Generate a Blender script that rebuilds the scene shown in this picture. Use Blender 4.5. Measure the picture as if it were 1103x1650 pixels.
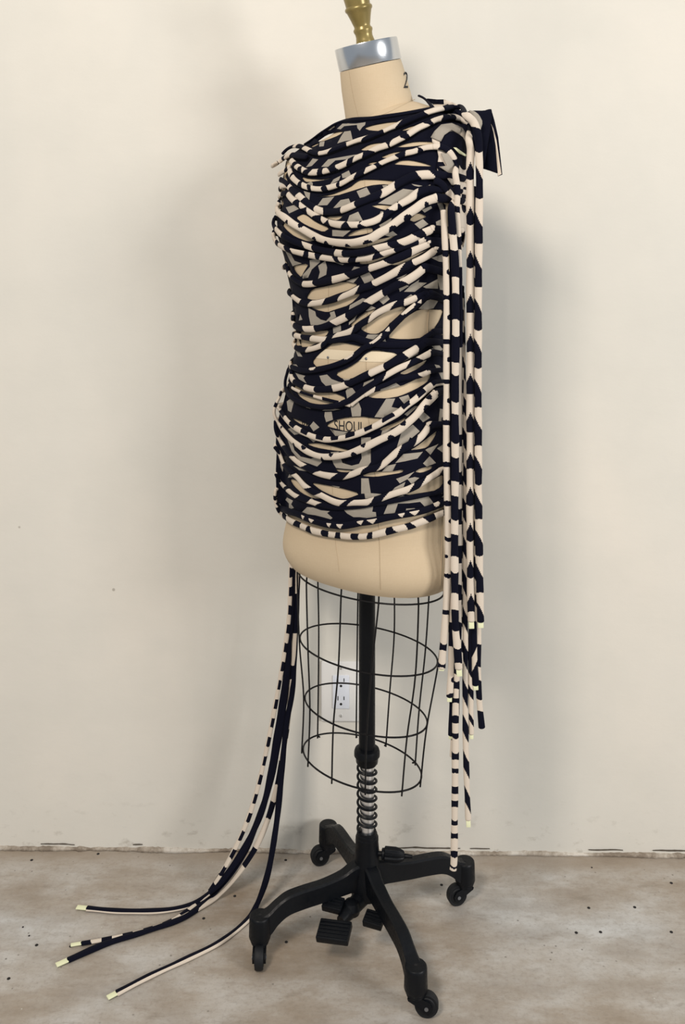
import bpy, bmesh, math, random
import numpy as np
from mathutils import Vector, Matrix, noise
from mathutils.bvhtree import BVHTree
from mathutils.geometry import delaunay_2d_cdt
random.seed(7)
SC = bpy.context.scene
for o in list(bpy.data.objects): bpy.data.objects.remove(o)

# ------------------------------------------------------------ camera, world, lights, exposure
FPX, HZ, CAMH, PX0 = 1447.0, 450.0, 1.172, 551.5      # focal length and horizon of a 1103x1650 frame
cd = bpy.data.cameras.new('camera'); cam = bpy.data.objects.new('camera', cd); SC.collection.objects.link(cam)
cam.location = (0, 0, CAMH); cam.rotation_euler = (math.pi/2, 0, 0)
cd.sensor_fit = 'AUTO'; cd.sensor_width = 36; cd.lens = FPX/1650*36; cd.shift_y = (HZ-825)/1650
cd.clip_start = 0.05; SC.camera = cam
SC.view_settings.view_transform = 'Standard'; SC.view_settings.look = 'None'
SC.view_settings.gamma = 1; SC.view_settings.use_curve_mapping = False
SC.view_settings.exposure = 0.0
w = bpy.data.worlds.new('world'); SC.world = w; w.use_nodes = True
w.node_tree.nodes['Background'].inputs[0].default_value = (0.86, 0.93, 1.0, 1)
w.node_tree.nodes['Background'].inputs[1].default_value = 0.42

def area(name, loc, target, sx, sy, power, col):
    l = bpy.data.lights.new(name, 'AREA'); l.shape = 'RECTANGLE'; l.size = sx; l.size_y = sy
    l.energy = power; l.color = col
    o = bpy.data.objects.new(name, l); SC.collection.objects.link(o); o.location = loc
    o.rotation_euler = (Vector(target)-Vector(loc)).to_track_quat('-Z', 'Y').to_euler()
    return o
area('window_light_left', (-1.05, -0.85, 2.95), (0.15, 1.8, 1.3), 0.7, 0.7, 80, (1.0, 0.89, 0.77))
area('window_light_right', (2.75, -0.65, 1.62), (0.1, 1.7, 1.1), 0.9, 0.9, 68, (1.0, 0.97, 0.93))

# ------------------------------------------------------------ materials
def newmat(name, rough=0.6, col=(0.5, 0.5, 0.5), metal=0.0, spec=0.5):
    m = bpy.data.materials.new(name); m.use_nodes = True
    b = m.node_tree.nodes['Principled BSDF']
    b.inputs['Base Color'].default_value = (*col, 1); b.inputs['Roughness'].default_value = rough
    b.inputs['Metallic'].default_value = metal; b.inputs['Specular IOR Level'].default_value = spec
    return m, m.node_tree.nodes, m.node_tree.links, b
def tex(n, l, kind, scale, detail=3, rough=0.5, vec=None, coord='Object', mscale=None):
    t = n.new(kind); t.inputs['Scale'].default_value = scale
    if kind == 'ShaderNodeTexNoise':
        t.inputs['Detail'].default_value = detail; t.inputs['Roughness'].default_value = rough
    if vec is None:
        c = n.new('ShaderNodeTexCoord'); vec = c.outputs[coord]
    if mscale:
        mp = n.new('ShaderNodeMapping'); mp.inputs['Scale'].default_value = mscale; l.new(vec, mp.inputs[0]); vec = mp.outputs[0]
    l.new(vec, t.inputs['Vector']); return t
def ramp(n, l, src, stops):
    r = n.new('ShaderNodeValToRGB'); e = r.color_ramp.elements
    e[0].position, e[0].color = stops[0][0], (*stops[0][1], 1)
    e[1].position, e[1].color = stops[-1][0], (*stops[-1][1], 1)
    for p, c in stops[1:-1]:
        k = e.new(p); k.color = (*c, 1)
    l.new(src, r.inputs[0]); return r
def mix(n, l, fac, a, b, mode='MIX'):
    m = n.new('ShaderNodeMix'); m.data_type = 'RGBA'; m.blend_type = mode
    for s, v in ((m.inputs[0], fac), (m.inputs[6], a), (m.inputs[7], b)):
        if isinstance(v, (int, float)): s.default_value = v
        elif isinstance(v, tuple): s.default_value = (*v, 1)
        else: l.new(v, s)
    return m.outputs[2]
def bump(n, l, b, h, strength, dist=0.002):
    k = n.new('ShaderNodeBump'); k.inputs['Strength'].default_value = strength; k.inputs['Distance'].default_value = dist
    l.new(h, k.inputs['Height']); l.new(k.outputs[0], b.inputs['Normal'])

def fabric(name, col, var=0.15):
    m, n, l, b = newmat(name, 0.9, col, spec=0.08)
    t = tex(n, l, 'ShaderNodeTexNoise', 900, 2); 
    dark = tuple(c*(1-var) for c in col)
    l.new(mix(n, l, t.outputs[0], dark, tuple(min(1, c*(1+var)) for c in col)), b.inputs['Base Color'])
    bump(n, l, b, t.outputs[0], 0.25, 0.001)
    b.inputs['Sheen Weight'].default_value = 0.02
    return m
M_NAVY = fabric('navy_knit', (0.0040, 0.0045, 0.0115), 0.2)
M_CREAM = fabric('cream_knit', (0.62, 0.545, 0.46), 0.06)
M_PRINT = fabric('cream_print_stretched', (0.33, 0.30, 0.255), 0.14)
M_TIP, *_ = newmat('raw_elastic', 0.8, (0.76, 0.78, 0.52))
def linen():
    m, n, l, b = newmat('beige_linen', 0.78, spec=0.25)
    wx = tex(n, l, 'ShaderNodeTexNoise', 60, 3, mscale=(18, 18, 1.0))
    wz = tex(n, l, 'ShaderNodeTexNoise', 60, 3, mscale=(1.2, 1.2, 22))
    big = tex(n, l, 'ShaderNodeTexNoise', 9, 3)
    c1 = mix(n, l, wx.outputs[0], (0.52, 0.41, 0.275), (0.63, 0.52, 0.37))
    c2 = mix(n, l, wz.outputs[0], (0.52, 0.41, 0.275), (0.63, 0.52, 0.37))
    c3 = mix(n, l, 0.5, c1, c2)
    c4 = mix(n, l, ramp(n, l, big.outputs[0], [(0.35, (0, 0, 0)), (0.75, (0.35, 0.35, 0.35))]).outputs[0], c3, (0.49, 0.38, 0.25))
    l.new(c4, b.inputs['Base Color']); bump(n, l, b, wz.outputs[0], 0.12, 0.001)
    return m
M_LINEN = linen()
M_SEAM, *_ = newmat('seam_thread', 0.9, (0.42, 0.33, 0.22))
M_TAPE = fabric('waist_tape', (0.72, 0.62, 0.46), 0.05)
M_INK, *_ = newmat('black_ink', 0.7, (0.012, 0.012, 0.014))
def blackmetal():
    m, n, l, b = newmat('black_cast_iron', 0.42, (0.003, 0.004, 0.006), spec=0.2)
    t = tex(n, l, 'ShaderNodeTexNoise', 220, 4)
    l.new(ramp(n, l, t.outputs[0], [(0.3, (0.33, 0.33, 0.33)), (0.7, (0.55, 0.55, 0.55))]).outputs[0], b.inputs['Roughness'])
    bump(n, l, b, t.outputs[0], 0.15, 0.001); return m
M_BLACK = blackmetal()
M_WIRE, *_ = newmat('black_wire', 0.45, (0.005, 0.005, 0.006), spec=0.2)
M_RUBBER, *_ = newmat('black_rubber', 0.6, (0.007, 0.008, 0.010), spec=0.3)
M_GREY, *_ = newmat('grey_axle', 0.35, (0.22, 0.23, 0.25), 0.8)
def steel(name, col, rough):
    m, n, l, b = newmat(name, rough, col, 1.0)
    t = tex(n, l, 'ShaderNodeTexNoise', 30, 3, mscale=(1, 1, 25))
    bump(n, l, b, t.outputs[0], 0.06, 0.001); return m
M_CHROME = steel('brushed_steel', (0.62, 0.64, 0.67), 0.22)
M_ROD = steel('bright_steel', (0.80, 0.81, 0.83), 0.30)
def brass():
    m, n, l, b = newmat('olive_gold_paint', 0.30, (0.22, 0.16, 0.05), 0.35)
    t = tex(n, l, 'ShaderNodeTexNoise', 35, 4, mscale=(1, 1, 0.25))
    l.new(mix(n, l, t.outputs[0], (0.15, 0.11, 0.028), (0.34, 0.26, 0.095)), b.inputs['Base Color']); return m
M_BRASS = brass()
M_PLATE, *_ = newmat('outlet_plastic', 0.35, (0.72, 0.72, 0.71))
M_RECEP, *_ = newmat('receptacle_plastic', 0.3, (0.70, 0.74, 0.82))
M_SLOT, *_ = newmat('slot_black', 0.8, (0.004, 0.004, 0.005))
M_SCREW, *_ = newmat('painted_screw', 0.3, (0.66, 0.66, 0.64), 0.3)

def wallmat():
    m, n, l, b = newmat('plaster_wall', 0.72, spec=0.3)
    co = n.new('ShaderNodeTexCoord').outputs['Object']
    big = tex(n, l, 'ShaderNodeTexNoise', 1.6, 4, 0.55, vec=co, mscale=(1.3, 1, 0.7))
    mid = tex(n, l, 'ShaderNodeTexNoise', 7, 5, 0.6, vec=co, mscale=(0.8, 1, 1.1))
    fine = tex(n, l, 'ShaderNodeTexNoise', 40, 5, 0.65, vec=co, mscale=(0.7, 1, 1.2))
    c = ramp(n, l, big.outputs[0], [(0.3, (0.60, 0.590, 0.545)), (0.5, (0.655, 0.635, 0.58)), (0.7, (0.70, 0.665, 0.60))]).outputs[0]
    c = mix(n, l, ramp(n, l, mid.outputs[0], [(0.4, (0, 0, 0)), (0.75, (0.30, 0.30, 0.30))]).outputs[0], c, (0.57, 0.56, 0.51))
    # dark scuffs, worn thin near the floor
    sp = n.new('ShaderNodeSeparateXYZ'); l.new(co, sp.inputs[0])
    low = ramp(n, l, sp.outputs['Z'], [(0.0, (1, 1, 1)), (0.10, (0.12, 0.12, 0.12)), (0.22, (0, 0, 0))]).outputs[0]
    scf = ramp(n, l, fine.outputs[0], [(0.58, (0, 0, 0)), (0.72, (0.55, 0.55, 0.55))]).outputs[0]
    k = mix(n, l, 1.0, low, scf, 'MULTIPLY')
    c = mix(n, l, k, c, (0.30, 0.27, 0.22))
    vor = n.new('ShaderNodeTexVoronoi'); vor.inputs['Scale'].default_value = 5; l.new(co, vor.inputs['Vector'])
    dot = ramp(n, l, vor.outputs['Distance'], [(0.0, (0.6, 0.6, 0.6)), (0.012, (0.6, 0.6, 0.6)), (0.018, (0, 0, 0))]).outputs[0]
    c = mix(n, l, dot, c, (0.25, 0.22, 0.18))
    l.new(c, b.inputs['Base Color'])
    h = mix(n, l, 0.5, mid.outputs[0], fine.outputs[0])
    bump(n, l, b, h, 0.10, 0.008); return m
M_WALL = wallmat()
def floormat():
    m, n, l, b = newmat('polished_concrete', 0.5, spec=0.4)
    co = n.new('ShaderNodeTexCoord').outputs['Object']
    big = tex(n, l, 'ShaderNodeTexNoise', 2.3, 5, 0.58, vec=co, mscale=(0.9, 1.5, 1))
    mid = tex(n, l, 'ShaderNodeTexNoise', 9, 7, 0.68, vec=co, mscale=(0.7, 1.4, 1))
    fine = tex(n, l, 'ShaderNodeTexNoise', 140, 4, 0.7, vec=co)
    c = ramp(n, l, big.outputs[0], [(0.34, (0.27, 0.205, 0.145)), (0.45, (0.38, 0.325, 0.265)), (0.54, (0.44, 0.41, 0.375)), (0.66, (0.53, 0.55, 0.565))]).outputs[0]
    c2 = ramp(n, l, mid.outputs[0], [(0.34, (0.25, 0.20, 0.15)), (0.48, (0.39, 0.35, 0.305)), (0.64, (0.62, 0.62, 0.61))]).outputs[0]
    c = mix(n, l, 0.5, c, c2)
    c = mix(n, l, ramp(n, l, tex(n, l, 'ShaderNodeTexNoise', 24, 6, 0.75, vec=co, mscale=(0.6, 1.6, 1)).outputs[0], [(0.55, (0, 0, 0)), (0.72, (0.6, 0.6, 0.6))]).outputs[0], c, (0.23, 0.195, 0.16))
    c = mix(n, l, ramp(n, l, fine.outputs[0], [(0.35, (0.25, 0.25, 0.25)), (0.5, (0, 0, 0))]).outputs[0], c, (0.22, 0.19, 0.16))
    v = n.new('ShaderNodeTexVoronoi'); v.inputs['Scale'].default_value = 42; l.new(co, v.inputs['Vector'])
    pit = ramp(n, l, v.outputs['Distance'], [(0.0, (0.8, 0.8, 0.8)), (0.06, (0.7, 0.7, 0.7)), (0.10, (0, 0, 0))]).outputs[0]
    gate = ramp(n, l, mid.outputs[0], [(0.46, (0, 0, 0)), (0.6, (1, 1, 1))]).outputs[0]
    c = mix(n, l, mix(n, l, 1.0, pit, gate, 'MULTIPLY'), c, (0.10, 0.085, 0.07))
    v2 = n.new('ShaderNodeTexVoronoi'); v2.inputs['Scale'].default_value = 23; l.new(co, v2.inputs['Vector'])
    wp = ramp(n, l, v2.outputs['Distance'], [(0.0, (0.8, 0.8, 0.8)), (0.02, (0.7, 0.7, 0.7)), (0.035, (0, 0, 0))]).outputs[0]
    c = mix(n, l, wp, c, (0.62, 0.60, 0.56))
    # rough strip of paint-dusted concrete along the wall
    at = n.new('ShaderNodeVectorMath'); at.operation = 'DOT_PRODUCT'; l.new(co, at.inputs[0]); at.inputs[1].default_value = (0.0171, 1, 0)
    jit = n.new('ShaderNodeMath'); jit.operation = 'MULTIPLY_ADD'; l.new(mid.outputs[0], jit.inputs[0]); jit.inputs[1].default_value = 0.05; l.new(at.outputs['Value'], jit.inputs[2])
    mr = n.new('ShaderNodeMapRange'); mr.inputs[1].default_value = 1.80; mr.inputs[2].default_value = 1.84; l.new(jit.outputs[0], mr.inputs[0])
    c = mix(n, l, mix(n, l, 1.0, mr.outputs[0], (0.55, 0.55, 0.55), 'MULTIPLY'), c, (0.33, 0.27, 0.21))
    c = mix(n, l, 1.0, c, (0.91, 0.90, 0.885), 'MULTIPLY')
    l.new(c, b.inputs['Base Color'])
    l.new(ramp(n, l, big.outputs[0], [(0.3, (0.55, 0.55, 0.55)), (0.7, (0.36, 0.36, 0.36))]).outputs[0], b.inputs['Roughness'])
    bump(n, l, b, mid.outputs[0], 0.15, 0.006); return m
M_FLOOR = floormat()
M_CRACK, *_ = newmat('joint_dirt', 0.95, (0.085, 0.068, 0.05))
M_CHIP, cn, cl, cb = newmat('chipped_plaster', 0.9, spec=0.2)
ct = tex(cn, cl, 'ShaderNodeTexNoise', 9, 6, 0.75)
cl.new(ramp(cn, cl, ct.outputs[0], [(0.40, (0.22, 0.18, 0.14)), (0.50, (0.40, 0.35, 0.29)), (0.60, (0.60, 0.56, 0.50))]).outputs[0], cb.inputs['Base Color'])
M_SPECK, *_ = newmat('dark_speck', 0.9, (0.01, 0.009, 0.009))

# ------------------------------------------------------------ object helpers
def link(name, me, parent=None):
    o = bpy.data.objects.new(name, me); SC.collection.objects.link(o)
    if parent is not None: o.parent = parent
    return o
def mesh_obj(name, verts, faces, mats, parent=None, fm=None, smooth=True):
    me = bpy.data.meshes.new(name); me.from_pydata([tuple(v) for v in verts], [], faces)
    for m in (mats if isinstance(mats, (list, tuple)) else [mats]): me.materials.append(m)
    if fm is not None: me.polygons.foreach_set('material_index', fm)
    if smooth: me.polygons.foreach_set('use_smooth', [True]*len(me.polygons))
    me.update(); return link(name, me, parent)
def thing(name, label, cat, group=None):
    o = link(name, None); o['label'] = label; o['category'] = cat
    if group: o['group'] = group
    return o
class MB:
    def __init__(s): s.v = []; s.f = []; s.m = []
    def add(s, v, f, m=0):
        k = len(s.v); s.v += [Vector(p) for p in v]; s.f += [tuple(i+k for i in q) for q in f]; s.m += [m]*len(f)
    def lathe(s, prof, origin=(0, 0, 0), axis=(0, 0, 1), n=32, m=0, flute=None):
        ax = Vector(axis).normalized(); u = ax.orthogonal().normalized(); w_ = ax.cross(u); o = Vector(origin); v = []; f = []
        for r, h in prof:
            for i in range(n):
                a = 2*math.pi*i/n; rr = max(r, 1e-5)
                if flute: rr *= 1-flute[1]*(0.5-0.5*math.cos(a*flute[0]))
                v.append(o+ax*h+u*(rr*math.cos(a))+w_*(rr*math.sin(a)))
        for j in range(len(prof)-1):
            for i in range(n):
                f.append((j*n+i, j*n+(i+1) % n, (j+1)*n+(i+1) % n, (j+1)*n+i))
        f.append(tuple(reversed(range(n)))); f.append(tuple((len(prof)-1)*n+i for i in range(n)))
        s.add(v, f, m)
    def box(s, c, size, rot=None, bev=0.0, m=0):
        bm = bmesh.new(); bmesh.ops.create_cube(bm, size=1.0)
        for v in bm.verts: v.co = Vector((v.co.x*size[0], v.co.y*size[1], v.co.z*size[2]))
        if bev: bmesh.ops.bevel(bm, geom=bm.edges[:], offset=bev, segments=2, affect='EDGES', profile=0.5)
        R = rot if rot is not None else Matrix.Identity(3)
        bm.verts.index_update()
        s.add([R @ v.co+Vector(c) for v in bm.verts], [tuple(v.index for v in f.verts) for f in bm.faces], m); bm.free()
    def tube(s, pts, r, n=10, m=0, closed=False):
        pts = [Vector(p) for p in pts]; N = len(pts); v = []; f = []; nv = None
        for i, p in enumerate(pts):
            a = pts[i-1] if (i or closed) else p; b = pts[(i+1) % N] if (i < N-1 or closed) else p
            t = (b-a).normalized()
            if nv is None: nv = t.orthogonal().normalized()
            nv = (nv-t*nv.dot(t)).normalized(); bn = t.cross(nv)
            rr = r[i] if isinstance(r, (list, tuple)) else r
            for k in range(n):
                q = 2*math.pi*k/n; v.append(p+nv*(rr*math.cos(q))+bn*(rr*math.sin(q)))
        for j in range(N if closed else N-1):
            j2 = (j+1) % N
            for k in range(n): f.append((j*n+k, j*n+(k+1) % n, j2*n+(k+1) % n, j2*n+k))
        if not closed:
            f.append(tuple(reversed(range(n)))); f.append(tuple((N-1)*n+k for k in range(n)))
        s.add(v, f, m)
    def obj(s, name, mats, parent=None, smooth=True, sharp=40):
        o = mesh_obj(name, s.v, s.f, mats, parent, s.m, smooth)
        bm = bmesh.new(); bm.from_mesh(o.data); bmesh.ops.recalc_face_normals(bm, faces=bm.faces[:]); bm.to_mesh(o.data); bm.free()
        if smooth: o.data.set_sharp_from_angle(angle=math.radians(sharp))
        return o
def at(x, y, Z): return Vector(((x-PX0)*Z/FPX, Z, CAMH-(y-HZ)*Z/FPX))
def topx(p): return (PX0+p.x*FPX/p.y, HZ-(p.z-CAMH)*FPX/p.y)
def catmull(P, step):
    """smooth resampling of a list of equal-length vectors (numpy) at about `step` units measured on the first two or three columns"""
    P = np.array(P, float)
    if len(P) < 3: return np.array([P[0]+(P[-1]-P[0])*t for t in np.linspace(0, 1, 8)])
    Q = np.vstack([2*P[0]-P[1], P, 2*P[-1]-P[-2]]); out = []
    for i in range(1, len(Q)-2):
        p0, p1, p2, p3 = Q[i-1], Q[i], Q[i+1], Q[i+2]
        d = np.linalg.norm((p2-p1)[:3]); k = max(2, int(math.ceil(d/step)))
        for t in np.arange(k)/k:
            out.append(0.5*((2*p1)+(p2-p0)*t+(2*p0-5*p1+4*p2-p3)*t*t+(3*p1-p0-3*p2+p3)*t**3))
    out.append(Q[-2]); return np.array(out)

# ------------------------------------------------------------ the room
def wall_y(x): return 1.849-0.0171*(x+0.70)
root_wall = mesh_obj('wall_back', [(x, wall_y(x)+(0.12 if j else 0), z) for j in (0, 1) for x, z in ((-2.6, -0.02), (2.6, -0.02), (2.6, 3.0), (-2.6, 3.0))],
    [(0, 1, 2, 3), (7, 6, 5, 4), (0, 4, 5, 1), (1, 5, 6, 2), (2, 6, 7, 3), (3, 7, 4, 0)], M_WALL, smooth=False)
root_wall['kind'] = 'structure'
fl = mesh_obj('floor', [(x, y, z) for z in (0, -0.1) for x, y in ((-2.6, -1.8), (2.6, -1.8), (2.6, wall_y(2.6)), (-2.6, wall_y(-2.6)))],
    [(0, 1, 2, 3), (7, 6, 5, 4), (0, 4, 5, 1), (1, 5, 6, 2), (2, 6, 7, 3), (3, 7, 4, 0)], M_FLOOR, smooth=False)
fl['kind'] = 'structure'
# ragged plaster lip and the dark open joint where the wall meets the floor
def lip():
    V = []; F = []; D = MB(); n = 520
    for i in range(n):
        x = -1.5+3.0*i/(n-1); y = wall_y(x)
        a = noise.noise(Vector((x*9, 0, 0))); b_ = noise.noise(Vector((x*55, 3, 0))); c_ = noise.noise(Vector((x*160, 7, 0)))
        h = 0.006+0.004*max(-1, a+0.6*b_)+0.002*c_; d = 0.007+0.006*max(-0.8, noise.noise(Vector((x*7, 5, 2)))+0.5*b_)+0.002*c_
        V += [(x, y+0.002, max(0.0012, h)), (x, y-max(0.001, d*0.5), max(0.001, h*0.8)), (x, y-max(0.0025, d), 0.0004), (x, y+0.002, 0.0004)]
    for i in range(n-1):
        for k in range(3): F.append((i*4+k, i*4+k+1, i*4+k+5, i*4+k+4))
    o = mesh_obj('trim_1', V, F, M_CHIP); o['kind'] = 'structure'
    V = []; F = []
    segs = [(-0.62, -0.55, .0010), (-0.43, -0.41, .0012), (0.10, 0.24, .0014), (0.26, 0.30, .0008), (0.50, 0.57, .0012), (0.63, 0.72, .0016)]
    for x0, x1, hh in segs:
        m = int((x1-x0)/0.006); s0 = len(V)
        for i in range(m+1):
            x = x0+(x1-x0)*i/m; y = wall_y(x)-0.0015; e = max(0.0, math.sin(math.pi*i/m))**0.5
            z = 0.0115+0.002*noise.noise(Vector((x*30, 1, 4))); t = hh*e*(0.6+0.7*noise.noise(Vector((x*90, 2, 9))))
            V += [(x, y, z-max(0.0002, t)), (x, y, z+max(0.0002, t))]
        for i in range(m): F.append((s0+2*i, s0+2*i+2, s0+2*i+3, s0+2*i+1))
    o = mesh_obj('trim_2', V, F, M_CRACK); o['kind'] = 'structure'
    md = o.modifiers.new('thick', 'SOLIDIFY'); md.thickness = 0.002; md.offset = 0
lip()
sp = MB()
for x, y in [(51,1386),(158,1376),(378,1444),(328,1480),(59,1523),(14,1577),(461,1518),(460,1386),(711,1426),(656,1373),(948,1463),(1022,1462),(928,1503),(967,1502),(1081,1502),(1081,1423),(37,1494),(114,1525),(953,1398),(291,1482),(47,1508)]:
    Z = FPX*CAMH/(y-HZ); p = at(x, y, Z); r = 0.0030 if x not in (953, 37, 47, 656) else 0.0018
    sp.lathe([(r*1.0, 0.0), (r*0.9, 0.0006), (r*0.45, 0.001)], (p.x, p.y, 0.0001), n=10)
so = sp.obj('dark_speck', M_SPECK, fl); so['kind'] = 'stuff'
# ------------------------------------------------------------ the dress form
PHI = math.radians(41); CX, CY = 0.0453, 1.617
def loc(x, y, z): return Vector((CX+x*math.cos(PHI)+y*math.sin(PHI), CY-x*math.sin(PHI)+y*math.cos(PHI), z))
def toloc(p): dx, dy = p.x-CX, p.y-CY; return (dx*math.cos(PHI)-dy*math.sin(PHI), dx*math.sin(PHI)+dy*math.cos(PHI), p.z)
form = thing('dress_form', 'beige linen dress form on a black four-wheeled stand with a wire skirt cage', 'dress form')
#        z     a     bfront bback  shift-back
SECT = [(0.645, .1590, .099, .100, .000), (0.651, .1645, .103, .104, .000), (0.740, .1665, .106, .106, .000), (0.860, .1690, .108, .109, .000), (0.930, .1640, .105, .107, .000),
        (1.000, .1540, .101, .102, .000), (1.075, .1440, .095, .097, .000), (1.130, .1520, .098, .098, .000), (1.190, .1680, .104, .100, .000), (1.260, .1800, .110, .102, .000),
        (1.330, .1880, .096, .098, .002), (1.385, .1930, .078, .090, .006), (1.415, .1900, .064, .078, .010), (1.430, .1700, .057, .068, .014), (1.447, .1350, .054, .060, .018),
        (1.459, .1000, .055, .058, .024), (1.471, .0760, .058, .058, .032), (1.477, .0640, .056, .056, .036)]
SZ = np.array([s[0] for s in SECT])
def sect(z):
    o = []
    for k in range(1, 5):
        y = np.array([s[k] for s in SECT]); d = np.gradient(y, SZ)
        i = int(min(max(np.searchsorted(SZ, z)-1, 0), len(SZ)-2)); h = SZ[i+1]-SZ[i]; t = (z-SZ[i])/h
        o.append((1+2*t)*(1-t)**2*y[i]+t*(1-t)**2*h*d[i]+t*t*(3-2*t)*y[i+1]+t*t*(t-1)*h*d[i+1])
    return o
def body_pt(th, z):
    a, bf, bb, sh = sect(z); c, s = math.cos(th), math.sin(th)
    e = 0.90; x = a*math.copysign(abs(c)**e, c); y = (bb if s > 0 else bf)*math.copysign(abs(s)**e, s)
    if s < 0:
        for sx in (-1, 1):
            y -= 0.024*math.exp(-((x-sx*0.078)/0.046)**2-((z-1.258)/0.055)**2)*min(1, -s*2.5)
    k = 0.22*min(1, max(0, (z-1.38)/0.08))
    k2 = .04*min(1, max(0, (z-1.38)/.05))+.15*min(1, max(0, (z-1.43)/.03))
    return loc(x, y+sh, z+k*y+k2*x)
NT = 112; zs = [0.645, 0.6465, 0.648, 0.651, 0.654]+list(np.linspace(0.66, 1.477, 120))
V = [body_pt(2*math.pi*i/NT, z) for z in zs for i in range(NT)]; F = []
for j in range(len(zs)-1):
    for i in range(NT): F.append((j*NT+i, j*NT+(i+1) % NT, (j+1)*NT+(i+1) % NT, (j+1)*NT+i))
F.append(tuple(reversed(range(NT)))); F.append(tuple((len(zs)-1)*NT+i for i in range(NT)))
torso = mesh_obj('torso', V, F, M_LINEN, form); torso.data.set_sharp_from_angle(angle=math.radians(50))
BVH = BVHTree.FromPolygons(V, F)
EYE = Vector((0, 0, CAMH))
def smooth_n(p):
    th = None
    l_ = BVH.find_nearest(p); return l_[1]
def onbody(x, y, bvh=None):
    """body point seen through a spot of the photograph (or the nearest point of the body to that line of sight), with its normal"""
    B = bvh or BVH
    d = Vector(((x-PX0)/FPX, 1, -(y-HZ)/FPX)); dn = d.normalized()
    h = B.ray_cast(EYE, dn)
    if h[0] is not None: return h[0], h[1], True
    best = None
    for Z in np.arange(1.40, 1.85, 0.006):
        q = EYE+d*Z; r = B.find_nearest(q)
        if best is None or r[3] < best[0]: best = (r[3], q, r[0])
    n_ = (best[1]-best[2]).normalized()
    return best[1], n_, False
# neck, steel cap, turned finial
nb, nt = loc(.005, .041, 1.440), loc(0, -.0055, 1.5955); nax = (nt-nb).normalized(); NL = (nt-nb).length
def neck():
    m = MB(); m.lathe([(.0665, 0), (.0650, .02), (.0627, .05), (.0600, .09), (.0560, NL-.040)], nb, nax, 64)
    o = m.obj('neck', M_LINEN, form)
    m = MB(); h = NL-.039
    m.lathe([(.0566, h), (.0572, h+.001), (.0572, h+.037), (.0566, h+.039), (.050, h+.0392), (.02, h+.0393)], nb, nax, 64)
    m.obj('neck_cap', M_CHROME, form)
    pr = [(.0180, 0), (.0182, .004), (.0172, .008), (.0162, .013), (.0166, .018), (.0186, .023), (.0186, .026), (.0160, .029), (.0158, .032), (.0172, .036), (.0195, .044), (.0222, .052), (.0240, .057), (.0262, .0595),
          (.0268, .062), (.0262, .0645), (.0236, .067), (.0240, .073), (.0250, .082), (.0240, .092), (.0205, .100), (.0185, .105), (.0225, .110), (.0260, .120), (.0265, .132), (.0235, .145), (.0160, .155), (.006, .160)]
    m = MB(); m.lathe([(r*.93, hh*1.0) for r, hh in pr], nb+nax*(NL-.0005), nax, 48); m.obj('finial', M_BRASS, form)
    return o
neck_o = neck()
NV = BVHTree.FromPolygons([v.co for v in neck_o.data.vertices], [tuple(p.vertices) for p in neck_o.data.polygons])
def seam(name, pts, r, mat, parent, bvh=None, off=0.0):
    q = catmull([(x, y, 0) for x, y in pts], 3); m = MB(); P3 = []
    for x, y, _ in q:
        p, n_, hit = onbody(x, y, bvh); P3.append(p+n_*off)
    m.tube(P3, r, 6); return m.obj(name, mat, parent)
def band(name, z, h, mat, parent, off):
    V = []; F = []; n = 96
    for i in range(n):
        th = 2*math.pi*i/n
        for k, zz in ((0, z-h), (1, z), (2, z+h)):
            p = body_pt(th, zz); q = loc(0, 0, zz); d = (p-q).normalized(); V.append(p+d*(off if k == 1 else off*.5))
    for i in range(n):
        j = (i+1) % n
        for k in (0, 1): F.append((i*3+k, j*3+k, j*3+k+1, i*3+k+1))
    return mesh_obj(name, V, F, mat, parent)
band('waist_tape', CAMH-(574-HZ)*1.51/FPX, .0085, M_TAPE, form, .0014)
seam('seam', [(529, 300), (530, 420), (529, 480), (528, 560), (530, 640), (535, 780), (540, 868), (544, 900), (546, 921)], .0006, M_SEAM, torso)
seam('seam', [(583, 240), (590, 330), (592, 400), (591, 520), (590, 600), (594, 680), (606, 780), (611, 868), (612, 910), (613, 950)], .0006, M_SEAM, torso)
seam('seam', [(688, 470), (690, 500), (689, 540), (700, 640), (713, 780), (712, 850), (711, 900), (709, 943)], .0012, M_SEAM, torso)
seam('seam', [(561, 110), (566, 140), (571, 165), (578, 192)], .0005, M_SEAM, neck_o, NV)
seam('seam', [(600, 190), (613, 186), (630, 179), (648, 170), (668, 160)], .0006, M_SEAM, torso)
for x, y in ((529, 576), (590, 578)):
    p, n_, _ = onbody(x, y); m = MB(); m.lathe([(.0022, 0), (.0022, .0022), (.0014, .003)], p, n_, 12); m.obj('tape_pin', M_GREY, form)
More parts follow.
